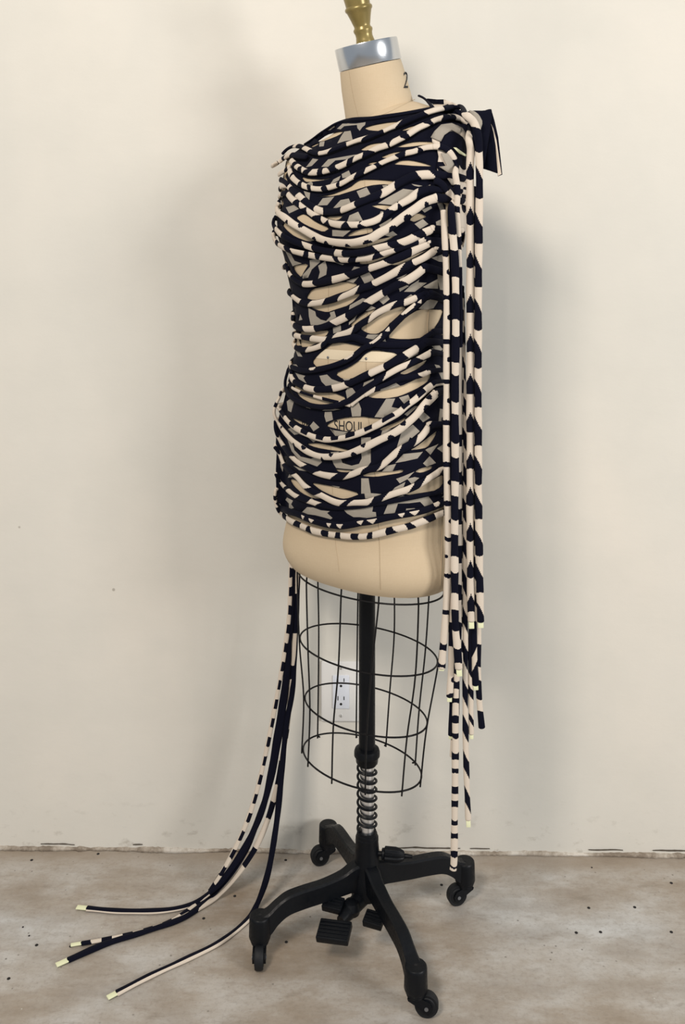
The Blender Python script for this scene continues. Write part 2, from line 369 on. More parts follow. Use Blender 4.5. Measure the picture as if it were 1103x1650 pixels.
def lettering(txt, name, x0, x1, ytop, ybot, parent, bvh=None, slope=0.0, squeeze=None):
    cu = bpy.data.curves.new(name, 'FONT'); cu.body = txt; cu.size = 1; cu.resolution_u = 6
    to = bpy.data.objects.new(name, cu); SC.collection.objects.link(to)
    me = bpy.data.meshes.new_from_object(to.evaluated_get(bpy.context.evaluated_depsgraph_get())); bpy.data.objects.remove(to)
    bm = bmesh.new(); bm.from_mesh(me); bmesh.ops.subdivide_edges(bm, edges=[e for e in bm.edges if e.calc_length() > 0.15], cuts=3)
    bmesh.ops.triangulate(bm, faces=bm.faces[:])
    xs = [v.co.x for v in bm.verts]; ys = [v.co.y for v in bm.verts]; a, b_, c_, d_ = min(xs), max(xs), min(ys), max(ys)
    for v in bm.verts:
        u = (v.co.x-a)/(b_-a); t = (v.co.y-c_)/(d_-c_)
        p, n_, _ = onbody(x0+(x1-x0)*u, ybot+(ytop-ybot)*t+slope*u, bvh); v.co = p+n_*.0008
    bm.to_mesh(me); bm.free(); me.materials.clear(); me.materials.append(M_INK)
    link(name, me, parent)
lettering('SHOUL', 'lettering', 538.5, 587, 677, 693.5, torso, slope=3)
lettering('RM', 'lettering', 487, 500, 679, 690, torso, slope=3)
lettering('2', 'lettering', 649.5, 656.5, 116, 142, neck_o, NV)

# wire skirt cage: four rings, ten upright wires, each its own piece
RINGS = [(.630, .1500, .094, .002), (.508, .1420, .089, -.002), (.399, .1265, .079, -.006), (.305, .1225, .077, -.0125)]
def ring_pt(k, t, dr=0.0):
    z, a, b_, sx = RINGS[k]; p = loc((a+dr)*math.cos(t), (b_+dr)*math.sin(t), z); p.x += sx; return p
for k in range(4):
    m = MB(); m.tube([ring_pt(k, 2*math.pi*i/72) for i in range(72)], .0016, 8, closed=True); m.obj('cage_ring', M_WIRE, form)
def find_t(k, x, front):
    best = None
    for i in range(720):
        t = 2*math.pi*i/720; p = ring_pt(k, t); q = topx(p)
        z, a, b_, sx = RINGS[k]; c = loc(0, 0, z); c.x += sx
        side = (p.y-c.y)-(p.x-c.x)*(-.40)          # which half of the tilted ellipse
        if (side < 0) != front: continue
        if best is None or abs(q[0]-x) < best[0]: best = (abs(q[0]-x), t)
    return best[1]
U = lambda v: 460+v/3.939
for front, xs in ((True, (75, 95, 115, 106)), (True, (140, 150, 162, 150)), (False, (205, 213, 213, 208)), (True, (358, 340, 308, 298)), (False, (462, 456, 450, 445)),
                  (True, (590, 545, 515, 505)), (False, (680, 685, 655, 632)), (True, (840, 818, 765, 735)), (False, (905, 880, 840, 815)), (True, (1000, 962, 885, 848))):
    ts = [find_t(k, U(x), front) for k, x in enumerate(xs)]
    P = [ring_pt(k, t, .0024) for k, t in enumerate(ts)]; top = P[0].copy(); top.z = .648; top += (loc(0, 0, .648)-top)*.03
    end = P[-1]+(P[-1]-P[-2])*.03; hook = end+(loc(0, 0, end.z)-end).normalized()*.006 if not front else end+Vector((0, 0, -.001))
    m = MB(); m.tube([Vector(q) for q in catmull([top]+P+[end], .02)]+([hook] if not front else []), .0015, 8); m.obj('cage_rod', M_WIRE, form)

# pole, collar, sprung rod
C0 = Vector((CX-.0012, CY, 0))
m = MB(); m.lathe([(.0147, .30), (.0147, .66)], C0, n=40); m.obj('pole', M_BLACK, form)
m = MB(); m.lathe([(.0150, .329), (.0215, .327), (.0232, .322), (.0232, .315), (.0205, .312), (.0198, .304), (.0170, .299), (.013, .298)], C0, n=40); m.obj('collar', M_BLACK, form)
m = MB(); m.lathe([(.0128, .150), (.0128, .305)], C0, n=40); m.obj('inner_rod', M_ROD, form)
m = MB(); m.tube([C0+Vector((.0168*math.cos(t), .0168*math.sin(t), .300-.118*t/(2*math.pi*7.6))) for t in np.linspace(0, 2*math.pi*7.6, 300)], .0023, 8); m.obj('spring', M_BLACK, form)
hub = MB(); hub.lathe([(.0128, .180), (.0165, .180), (.0168, .176), (.0185, .175), (.0188, .170), (.0205, .169), (.0208, .163), (.0205, .160), (.0215, .150), (.0225, .120), (.026, .100), (.030, .085), (.028, .066), (.018, .060)], C0, n=48)
hub.obj('hub', M_BLACK, form)
# four arched cast legs, each with its own caster
LEGS = {'fr': ((.0727, -.1855), (1, -.12)), 'rl': ((-.0727, .1855), (-1, -.25)), 'r': ((.186, .0724), (-.95, -.3)), 'fl': ((-.186, -.0724), (.02, -1))}
for nm, (d, sw) in LEGS.items():
    u = Vector((d[0], d[1], 0)).normalized(); s = Vector((-u.y, u.x, 0)); L = math.hypot(*d)
    prof = catmull([(.010, .128, .080, .0125), (.030, .124, .083, .0125), (.050, .115, .081, .0115), (.085, .1085, .0775, .0105), (.120, .1065, .0755, .0105), (.150, .103, .0715, .0105), (.170, .0935, .060, .0105), (.184, .084, .047, .0115), (.200, .078, .043, .0125)], .006)
    V = []; F = []
    for rho, zt, zb, hw in prof:
        for sx, z in ((-1, zb), (-.86, zb-.0012), (.86, zb-.0012), (1, zb), (1, zt-.003), (.72, zt), (-.72, zt), (-1, zt-.003)):
            V.append(C0+u*rho+s*(hw*sx)+Vector((0, 0, z)))
    K = len(prof)
    for j in range(K-1):
        for k in range(8): F.append((j*8+k, j*8+(k+1) % 8, (j+1)*8+(k+1) % 8, (j+1)*8+k))
    F += [tuple(reversed(range(8))), tuple((K-1)*8+k for k in range(8))]
    m = MB(); m.add(V, F); leg = m.obj('leg', M_BLACK, form, sharp=35)
    e = C0+u*L
    m = MB(); m.lathe([(.006, .0790), (.0165, .0790), (.0178, .0775), (.0182, .074), (.0190, .044), (.0180, .0405), (.010, .040)], e, n=40); m.obj('leg_cap', M_BLACK, leg)
    m = MB(); m.lathe([(.0028, .0785), (.0028, .0793), (.001, .0794)], e, n=12); m.obj('cap_socket', M_SLOT, leg)
    # caster
    t = Vector((sw[0], sw[1], 0)).normalized(); ax = Vector((-t.y, t.x, 0)); wc = e+t*.017+Vector((0, 0, .0190))
    cm = MB(); cm.lathe([(.008, .0425), (.0145, .0405), (.0165, .0385), (.0165, .0365), (.0140, .0355), (.0150, .0345), (.0150, .0325), (.010, .0310)], e, n=32)
    for sd in (-1, 1):
        o_ = ax*(sd*.0098); out = [(-.013, .0325), (.011, .0330), (.022, .0290), (.0265, .0215), (.0245, .0130), (.0190, .0095), (.0125, .0130), (.004, .020), (-.012, .0290)]
        V = [e+t*x+o_+ax*(q*.0016)+Vector((0, 0, z)) for q in (-1, 1) for x, z in out]; n = len(out)
        cm.add(V, [tuple(range(n)), tuple(reversed(range(n, 2*n)))]+[(i, i+n, (i+1) % n+n, (i+1) % n) for i in range(n)])
    cas = cm.obj('caster', M_BLACK, form, sharp=30)
    wm = MB(); wm.lathe([(.004, -.0078), (.0130, -.0078), (.0140, -.0065), (.0178, -.0070), (.0190, -.0045), (.0190, .0045), (.0178, .0070), (.0140, .0065), (.0130, .0078), (.004, .0078)], wc, ax, 40); wm.obj('wheel', M_RUBBER, cas)
    am = MB(); am.lathe([(.0032, -.0124), (.0032, .0124)], wc, ax, 14); am.obj('axle', M_GREY, cas)
# clamp knob
kd = Vector((1, -.10, -.035)).normalized(); k0 = C0+Vector((.021, -.006, .142))
m = MB(); m.lathe([(.0042, -.006), (.0042, .006)], k0, kd, 16); m.lathe([(.0075, .005), (.0095, .006), (.0095, .010)], k0, kd, 24)
m.lathe([(.0100, .0095), (.0130, .011), (.0132, .030), (.0120, .036), (.0085, .044), (.006, .046)], k0, kd, 64, flute=(10, .16)); m.lathe([(.0035, .045), (.0042, .046), (.003, .060)], k0, kd, 16)
m.obj('clamp_knob', M_BLACK, form)
# pedal group under the hub
pr = Vector((-.62, -.78, 0)).normalized(); ps = Vector((-pr.y, pr.x, 0))
R3 = Matrix((ps, pr, Vector((0, 0, 1)))).transposed()
m = MB(); m.tube([C0+Vector((0, 0, .068))+pr*a+Vector((0, 0, -b_)) for a, b_ in ((.015, .0), (.05, .005), (.075, .010))], [.015, .013, .009], 14)
m.lathe([(.005, -.012), (.014, -.010), (.017, 0), (.012, .010), (.004, .013)], C0+pr*.045+Vector((0, 0, .066)), (0, 0, 1), 20)
ped = m.obj('pedal_arm', M_BLACK, form)
def ribbed(c, rot, w, d, h, n, par, name):
    m = MB(); m.box(c, (w, d, h), rot, .002)
    for i in range(n):
        m.box(Vector(c)+rot @ Vector((0, (i-(n-1)/2)*d/n*.92, h/2)), (w*.92, d/n*.45, .003), rot, .0006)
    return m.obj(name, M_BLACK, par)
til = Matrix.Rotation(math.radians(-14), 3, 'X')
RZ = lambda a, b_, c=0: Matrix.Rotation(math.radians(a), 3, 'Z') @ Matrix.Rotation(math.radians(b_), 3, 'X') @ Matrix.Rotation(math.radians(c), 3, 'Y')
ribbed(C0+pr*.100+Vector((.004, -.012, .0625)), RZ(-14, 16, -4), .056, .036, .012, 5, form, 'pedal')
ribbed(C0+Vector((-.060, -.036, .0715)), RZ(-20, 14), .036, .026, .012, 4, form, 'pedal_plate')
ribbed(C0+Vector((.010, -.074, .0715)), RZ(-22, 14), .034, .026, .012, 4, form, 'pedal_plate')

# ------------------------------------------------------------ wall outlet
out = thing('wall_outlet', 'white two-socket electrical outlet low on the wall behind the wire cage', 'outlet')
oy = 1.849-0.0171*.70; ox = (548-PX0)*wall_y(0)/FPX; oz = CAMH-(1112.5-HZ)*wall_y(0)/FPX
out.location = (ox, wall_y(ox), oz); out.rotation_euler = (0, 0, -math.atan(.0171))
m = MB(); m.box((0, -.0025, 0), (.078, .007, .122), None, .0024); m.obj('cover_plate', M_PLATE, out)
m = MB(); m.box((.0015, -.0062, 0), (.0335, .005, .0670), None, .0010); rc = m.obj('receptacle', M_RECEP, out)
for zz in (.0195, -.0175):
    for sx, hh in ((-.0062, .0085), (.0062, .0070)):
        m = MB(); m.box((.0015+sx, -.0088, zz+.0055), (.0018, .0006, hh)); m.obj('slot', M_SLOT, rc)
    m = MB(); m.lathe([(.0026, 0), (.0026, .0006)], (.0015, -.0084, zz-.0065), (0, -1, 0), 16); m.obj('ground_hole', M_SLOT, rc)
for zz in (.0485, -.0485):
    m = MB(); m.lathe([(.0034, 0), (.0032, .0012), (.002, .0018)], (.0015, -.0058, zz), (0, -1, 0), 16); so = m.obj('screw', M_SCREW, out)
    m = MB(); m.box((.0015, -.0078, zz), (.0007, .0004, .0055)); m.obj('screw_slot', M_SLOT, so)
# ------------------------------------------------------------ the dress
dress = thing('dress', 'black and cream slashed jersey dress of draped rolled strips on the dress form', 'dress')
# tracing frames: origin and scale of the close-ups the strips were measured in
Z7 = 1103/160
TILE = {'A': (440,170,Z7), 'B': (580,150,Z7), 'C': (440,280,Z7), 'D': (580,250,Z7), 'E': (440,380,Z7), 'F': (580,360,Z7), 'G': (440,480,Z7), 'H': (580,470,Z7), 'I': (440,560,Z7), 'J': (580,560,Z7),
        'K': (440,660,Z7), 'L': (580,660,Z7), 'M': (440,760,Z7), 'N': (580,760,Z7), 'P': (680,160,489/160), 'Q': (680,680,357/160), 'R': (690,880,534/110), 'S': (80,900,2.2), 'U': (690,150,1103/140), '.': (0,0,1)}
def pts(s):
    o = []; t = TILE['.']
    for w_ in s.split():
        if w_ in TILE: t = TILE[w_]; continue
        x, y = w_.split(','); o.append((t[0]+float(x)/t[2], t[1]+float(y)/t[2]))
    return o
def smooth(P, k):
    P = np.array(P)
    for _ in range(k):
        Q = P.copy(); Q[1:-1] = .25*P[:-2]+.5*P[1:-1]+.25*P[2:]; P = Q
    return P
def sweep(name, P3, N3, R, breaks, start, parent, slants=None, marks=(), thick=.60, ns=20, step=.0011, split=None, half=None, seed=0, vees=False):
    """rolled fabric strip: P3 centre line (m), N3 outward directions, R radii (m); breaks = arc positions where the printed colour changes"""
    P3 = np.array(P3); N3 = np.array(N3); R = np.array(R)
    A = np.hstack([P3, N3, R[:, None]]); A = catmull(A, step) if len(A) < 4000 else A
    rnd = random.Random(seed); L = np.concatenate([[0], np.cumsum(np.linalg.norm(np.diff(A[:, :3], axis=0), axis=1))])
    n = len(A); T = np.gradient(A[:, :3], axis=0); T /= np.linalg.norm(T, axis=1)[:, None]+1e-12
    N = A[:, 3:6]; N = N-T*np.sum(N*T, axis=1)[:, None]; N /= np.linalg.norm(N, axis=1)[:, None]+1e-9
    B = np.cross(N, T)
    k = np.arange(ns); c, s = np.cos(2*np.pi*k/ns), np.sin(2*np.pi*k/ns)
    wob = 1+.05*np.sin(L*90+seed)+.04*np.sin(L*37+2*seed)
    ends = np.ones(n); ends[0] = ends[-1] = .55; ends[1] = ends[-2] = .85
    rr = (A[:, 6]*wob*ends)[:, None, None]
    V = A[:, None, :3]+rr*(B[:, None, :]*c[None, :, None]+N[:, None, :]*(s[None, :, None]*thick))
    V = V.reshape(-1, 3)
    cm = np.cos(2*np.pi*(k+.5)/ns); sm = np.sin(2*np.pi*(k+.5)/ns)
    smid = .5*(L[1:]+L[:-1]); rmid = .5*(A[1:, 6]+A[:-1, 6])
    col = np.full((n-1, ns), start, int)
    S = smid[:, None]; VB = cm[None, :]
    for i, b_ in enumerate(breaks):
        sl = slants[i] if slants is not None and slants[i] is not None else rnd.uniform(-.9, .9)
        cv = rnd.uniform(-.5, .5)
        if sl == 'V': lim = b_+rmid[:, None]*(2.4*abs(VB)-1.6)
        else: lim = (b_+rmid[:, None]*(sl*VB+cv*(VB*VB-.4)))
        col = np.where(S > lim, 1-col, col)
    if half is not None:
        if isinstance(half, tuple): col = np.where(VB < -.3, np.where(S < half[0], 1, 0), col)
        else: col = np.where((VB*half < -.35), 1, col)
    for ms, ml, side, kind, mc in marks:
        q = side*VB
        if kind == 'dot': hit = (abs(S-ms)/(ml*.5))**2+((1-q)/.95)**2 < 1
        elif kind == 'tri': hit = abs(S-ms) < ml*.5*np.clip((q+.75)/1.4, 0, 1)*(q < .65)
        else: hit = (abs(S-ms)/(ml*.5))**2+((.75-q)/.75)**2 < 1
        hit = hit & (sm[None, :] > -.15)
        col = np.where(hit, mc, col)
    if split is not None: col = np.where((VB > split[1]) & (S > split[0]) & (S < split[2]), 1, 0)*np.ones((n-1, ns), int)
    i0 = (np.arange(n-1)[:, None]*ns+k[None, :]).ravel(); i1 = (np.arange(n-1)[:, None]*ns+((k+1) % ns)[None, :]).ravel()
    F = np.stack([i0, i1, i1+ns, i0+ns], 1).tolist()
    F += [list(range(ns-1, -1, -1)), [(n-1)*ns+j for j in range(ns)]]
    fm = col.ravel().tolist()+[int(col[0, 0]), int(col[-1, 0])]
    return mesh_obj(name, V.tolist(), F, [M_NAVY, M_CREAM], parent, fm)
def arc_of(px_path, L, q):
    d = np.hypot(px_path[:, 0]-q[0], px_path[:, 1]-q[1]); return L[int(np.argmin(d))]
def body_path(path, r0, r1, lift):
    """photo path -> points lying on the form, lifted off it"""
    q = catmull([(x, y, 0) for x, y in path], 3.0); P = []; N = []; n = len(q)
    for i, (x, y, _) in enumerate(q):
        p, nn, hit = onbody(x, y); P.append(p); N.append(nn)
    P = smooth(P, 5); N = smooth(N, 8); N /= np.linalg.norm(N, axis=1)[:, None]
    R = .92*np.linspace(r0, r1, n)*np.array([p[1] for p in P])/FPX
    return q, P+N*(R*.60+lift)[:, None], N, R
def around(P, N, R, seed):
    """closes a strip round the unseen back of the form"""
    a, b_ = toloc(Vector(P[-1])), toloc(Vector(P[0])); ta, tb = math.atan2(a[1]*1.6, a[0]), math.atan2(b_[1]*1.6, b_[0])
    while tb < ta: tb += 2*math.pi
    m = max(6, int((tb-ta)/.12)); rnd = random.Random(seed); sag = rnd.uniform(-.02, .012); out = []
    for i in range(1, m):
        f = i/m; th = ta+(tb-ta)*f; z = a[2]+(b_[2]-a[2])*f+sag*math.sin(math.pi*f); z = min(z, 1.43)
        d = Vector((math.cos(PHI)*math.cos(th)+math.sin(PHI)*math.sin(th)/1.6, -math.sin(PHI)*math.cos(th)+math.cos(PHI)*math.sin(th)/1.6, 0)).normalized()
        o = loc(0, .01, z)+d*.6; h = BVH.ray_cast(o, -d)
        if h[0] is None: continue
        rr = (R[-1]+(R[0]-R[-1])*f)*(1-.35*math.sin(math.pi*f)**.3); out.append((h[0]+h[1]*(rr*.60+.004), h[1], rr))
    return out
CNT = [0]
def rolled(path, r0, r1, start, brk='', slants=None, marks='', lift=.003, wrap=True, half=None, parent=None, tail=None, name='rolled_strip'):
    CNT[0] += 1; sd = CNT[0]
    q, P, N, R = body_path(pts(path), r0, r1, lift)
    L = np.concatenate([[0], np.cumsum(np.linalg.norm(np.diff(P, axis=0), axis=1))]); px = q[:, :2]
    B = [arc_of(px, L, b_) for b_ in pts(brk)]; MK = []
    for ln in marks.split(';'):
        w_ = ln.split()
        if len(w_) < 6: continue
        MK.append((arc_of(px, L, pts(w_[0]+' '+w_[1])[0]), float(w_[2])*P[0][1]/FPX, int(w_[3]), w_[4], 0 if w_[5] == 'N' else 1))
    PP, NN, RR = [*P], [*N], [*R]
    if wrap:
        pos = L[-1]
        for p, n_, r in around(P, N, R, sd): PP.append(np.array(p)); NN.append(np.array(n_)); RR.append(r)
        PP.append(P[0]); NN.append(N[0]); RR.append(R[0])
        rnd = random.Random(sd*3); Lt = L[-1]+.07
        if (len(B)+(start == 'C')) % 2 == 1: B.append(L[-1]-.001)
        tot = np.sum(np.linalg.norm(np.diff(np.array(PP), axis=0), axis=1))
        while Lt < tot-.02: B.append(Lt); Lt += rnd.uniform(.012, .04)
    sl = None if slants is None else slants+[None]*(len(B)-len(slants))
    return sweep(name, PP, NN, RR, sorted(B), 0 if start == 'N' else 1, parent or dress, sl, MK, seed=sd, half=half)

# --- flat slashed jersey between the rolls: openings and print pieces
HOLES = ['A 490,415 600,340 720,300 800,295 740,340 620,390 560,410', 'A 415,465 500,425 520,440 450,475', 'B 45,395 150,360 350,325 520,325 450,370 290,435 120,425', 'B 440,430 560,380 740,330 790,325 740,350 600,410 500,430',
 'B 0,640 100,580 200,560 330,560 200,640 60,650', 'B 400,610 500,570 620,545 800,545 880,560 700,585 520,610', 'B 220,725 350,670 480,650 520,665 420,715 330,730', 'D 370,110 450,65 560,60 700,90 820,130 600,125 480,115',
 'D 70,110 150,80 290,80 180,115', 'C 450,265 640,240 850,160 950,80 D 60,275 290,285 420,300 360,340 250,330 100,350 C 900,195 700,255', 'C 320,35 400,60 560,70 680,40 600,75 450,95 370,100',
 'C 255,490 330,450 370,460 480,540 640,605 570,650 430,600 330,550', 'C 110,560 170,540 330,650 490,730 400,755 250,700 150,620', 'C 590,480 800,470 730,525 620,500', 'C 810,695 900,640 1030,605 1103,600 1103,650 960,680',
 'E 730,95 860,75 1000,85 F 135,190 330,150 400,130 300,190 180,225 0,275 E 830,135', 'D 120,570 210,555 370,565 320,620 250,610 180,590', 'D 540,720 640,640 740,680 680,710 600,745',
 'F 0,450 0,415 110,405 260,370 370,320 580,220 620,210 540,260 400,320 270,385 120,445', 'F 330,455 450,420 620,340 770,275 700,320 560,400 480,455 400,460', 'E 225,330 410,300 350,400 320,460 260,400',
 'E 370,690 440,590 600,560 800,505 960,535 850,600 740,635 600,690 460,715', 'E 390,770 600,755 740,715 900,655 985,640 G 860,75 690,130 610,160 480,130', 'G 860,300 950,215 1040,150 H 190,180 100,265 0,330 G 900,330',
 'H 0,410 100,350 230,260 420,150 510,175 450,240 330,350 270,420 190,470 100,465', 'H 300,510 420,370 520,270 640,195 780,195 920,195 880,310 800,430 680,510 560,525 420,525',
 'G 305,365 370,375 520,370 635,360 600,420 480,510 390,550 320,555', 'G 440,710 500,640 590,560 680,500 800,500 930,525 1020,545 930,620 870,680 750,730 600,765 500,780',
 'I 690,290 850,220 960,145 J 60,70 150,25 430,65 340,130 240,190 100,260 0,300 I 880,345 780,350', 'I 240,415 310,450 400,490 540,505 680,500 830,560 720,610 560,635 430,620 320,560 260,490',
 'J 430,290 540,230 640,180 740,130 700,190 610,250 500,300', 'J 85,540 150,500 230,480 450,430 600,360 770,270 770,330 730,390 600,470 440,540 300,565 150,560',
 'K 600,170 690,115 830,85 1000,75 L 120,90 300,100 240,130 90,190 K 960,235 830,245 700,210 620,190', 'L 210,220 400,140 520,75 470,140 360,200 260,235', 'K 365,375 520,370 700,410 880,455 800,465 650,450 480,420',
 'K 210,85 300,120 410,165 390,185 310,160 250,120', 'L 550,450 620,410 720,330 850,225 810,320 740,420 640,440', 'L 10,735 140,690 350,685 490,660 460,700 330,720 180,745', 'M 190,75 270,90 380,180 480,260 600,300 450,295 330,240 240,160',
 'M 425,115 560,140 750,175 980,240 850,290 770,300 650,260 530,200', 'N 490,245 600,180 750,110 920,20 900,160 780,230 640,265 560,260',
 'M 180,470 300,520 440,570 600,610 760,650 950,625 1103,620 N 330,620 150,650 0,680 M 900,660 700,650 500,610 350,560', 'K 690,655 800,665 890,670 840,695 740,690', 'L 600,690 660,650 800,620 780,660 680,700']
PRINTS = ['A 720,270 780,215 930,210 1035,195 1030,225 1000,250 970,290 945,260 940,225 800,240 760,275', 'A 800,300 870,290 890,395 800,410 720,435 760,360', 'A 610,290 690,230 690,250 640,285', 'A 525,420 580,410 570,465 520,470',
 'A 545,690 620,610 900,560 1000,550 900,600 700,620 620,690', 'A 375,695 450,600 510,610 440,680', 'A 770,770 850,730 880,800 780,815', 'C 640,130 680,70 760,30 740,80', 'C 500,360 560,280 690,260 610,355',
 'C 680,385 760,300 850,285 870,330 780,390', 'C 935,205 1045,160 1090,245 970,280', 'C 830,550 860,470 950,430 1000,530', 'C 670,625 870,630 790,695 670,690', 'C 155,380 250,355 295,400 190,450', 'C 350,200 420,220 410,300 370,260',
 'C 380,120 430,95 450,110 450,145', 'C 660,755 720,770 670,815', 'D 200,545 300,480 480,380 640,400 540,470 430,540 360,560', 'D 250,345 300,340 310,370 270,385', 'D 210,780 350,700 330,750 230,815', 'D 680,610 780,565 790,590 710,640',
 'D 600,765 690,710 750,765 660,820', 'D 830,740 890,710 930,800 840,820', 'D 840,520 890,500 940,660 900,680', 'D 570,325 690,345 650,355 600,345', 'D 700,360 775,330 775,375', 'D 210,670 230,630 290,630 250,660',
 'E 150,165 210,195 250,270 330,300 230,330', 'E 415,265 530,255 530,290 440,370 400,460 340,470 340,430 420,340', 'E 510,330 590,275 610,350 600,430 510,475 530,400', 'E 980,440 1070,400 1103,470 1020,525', 'E 820,500 960,450 900,520',
 'E 880,380 910,335 975,345', 'E 680,285 800,310 780,320', 'F 10,580 110,540 165,620 60,670', 'F 400,610 520,555 460,610', 'F 430,720 510,680 540,690 440,755', 'F 485,755 560,680 650,620 640,650 730,655 600,755', 'F 690,700 850,610 850,720 720,715',
 'F 270,130 360,85 410,125 340,150', 'F 630,190 730,150 740,170 640,210', 'F 840,520 900,510 930,600 930,740 870,730 850,640', 'F 780,380 900,340 930,350 940,430 860,420', 'H 480,85 560,25 630,80 520,150', 'H 215,95 300,35 330,80 260,140',
 'H 640,185 730,95 840,55 850,100 800,180 720,200', 'H 40,555 90,475 210,475 130,550', 'H 215,580 280,525 300,590', 'H 520,605 540,560 610,550 560,590', 'H 65,215 130,155 180,180 110,205', 'H 770,590 820,530 900,640 850,690', 'H 755,640 800,630 800,650',
 'G 405,110 480,150 490,200 540,240 600,255 650,200 640,160 690,145 710,210 660,240 600,270 520,300 430,300 410,200', 'G 315,180 340,240 300,250', 'G 675,330 760,300 765,360 680,410', 'G 850,270 940,190 910,250 850,300', 'G 1000,485 1060,405 1103,410 1103,485',
 'G 850,130 860,80 1000,0 1040,10 1000,50', 'G 265,590 300,590 340,655 290,650', 'G 230,740 270,740 300,775 250,790', 'I 260,280 370,315 350,340 385,400 300,350', 'I 525,315 610,300 660,350 740,380 770,385 690,430 600,430 550,380', 'I 815,485 840,440 890,450 925,500 830,565',
 'I 780,345 865,330 860,360 800,365', 'I 310,615 340,620 430,680 380,665', 'I 555,700 620,675 760,685 680,700', 'I 585,715 660,710 675,800 600,827 580,760', 'I 865,635 950,590 985,680 980,760 885,765', 'I 165,600 220,560 245,600 215,720 180,700',
 'J 30,460 50,390 160,345 150,380', 'J 225,480 260,410 370,375 450,430 300,470', 'J 165,770 240,650 290,570 390,565 350,660 450,680 390,740 270,780', 'J 430,555 530,525 550,570 490,630', 'J 490,740 600,650 640,650 520,760', 'J 300,260 430,190 620,60 640,70 500,150 350,240',
 'J 650,330 670,290 740,250 740,290', 'J 810,190 860,200 930,300 940,400 920,450 880,330', 'L 640,85 690,20 765,90 690,140', 'J 870,680 930,690 930,740 890,780 880,860 850,870', 'K 420,180 460,130 525,195 460,240', 'K 640,210 700,230 840,250 760,290 700,290',
 'K 180,215 230,195 330,260 430,310 490,345 460,360 400,310 300,270 250,280', 'K 170,320 230,370 250,450 320,520 430,545 510,515 555,580 500,630 420,600 300,560 220,460', 'K 240,620 350,660 500,745 400,690 300,670', 'K 90,590 130,600 120,690 95,640', 'K 180,755 205,680 250,745',
 'K 985,310 1090,305 1090,580 1040,650 940,665 800,655 710,645 680,600 660,540 760,535 780,590 880,620 960,600 990,540 985,470', 'K 650,470 740,465 730,490 700,510 660,500', 'L 405,425 455,260 580,165 655,240 570,315 550,305 530,350 440,420', 'L 230,300 250,230 350,210 280,260',
 'L 715,445 855,380 770,500', 'L 690,595 760,515 830,590 730,630', 'L 390,590 480,490 690,465 630,540 500,570', 'L 245,685 300,620 400,600 360,685', 'L 400,765 470,740 600,685 520,770 440,815', 'L 520,765 600,745 650,755 570,825', 'L 840,430 940,360 940,440 900,475',
 'N 20,70 100,70 125,235 20,240', 'N 345,220 390,170 500,110 480,170 440,200', 'N 55,240 70,230 240,245 150,290 65,295', 'N 265,465 330,310 470,260 600,280 740,255 810,355 720,395 660,330 540,345 420,350 385,455', 'N 500,440 510,405 600,400 630,430',
 'M 785,410 860,395 940,405 1020,380 N 80,365 155,350 140,440 180,445 185,500 95,510 0,500 M 900,500 830,460', 'M 335,445 390,390 460,395 540,425 640,435 610,455 670,510 650,525 560,500 480,480 400,470', 'M 150,310 170,285 235,320 215,360 245,400 190,420 190,350',
 'M 420,330 440,290 540,375 480,360', 'M 660,150 750,165 740,175', 'N 450,560 470,530 640,490 560,540', 'N 880,215 950,145 930,210 890,245', 'N 890,280 945,230 945,290', 'N 910,360 950,340 960,420 930,400']
HP = [pts(h) for h in HOLES]; PP_ = [pts(p) for p in PRINTS]
def ccw(P):
    a = sum(P[i][0]*P[(i+1) % len(P)][1]-P[(i+1) % len(P)][0]*P[i][1] for i in range(len(P)))
    return P if a > 0 else P[::-1]
def inside(x, y, P):
    c = False; j = len(P)-1
    for i in range(len(P)):
        if (P[i][1] > y) != (P[j][1] > y) and x < (P[j][0]-P[i][0])*(y-P[i][1])/(P[j][1]-P[i][1])+P[i][0]: c = not c
        j = i
    return c
def rnd_poly(P, it=2):
    for _ in range(it):
        Q = []
        for i in range(len(P)):
            a, b_ = P[i], P[(i+1) % len(P)]
            Q += [(a[0]*.8+b_[0]*.2, a[1]*.8+b_[1]*.2), (a[0]*.2+b_[0]*.8, a[1]*.2+b_[1]*.8)]
        P = Q
    return P
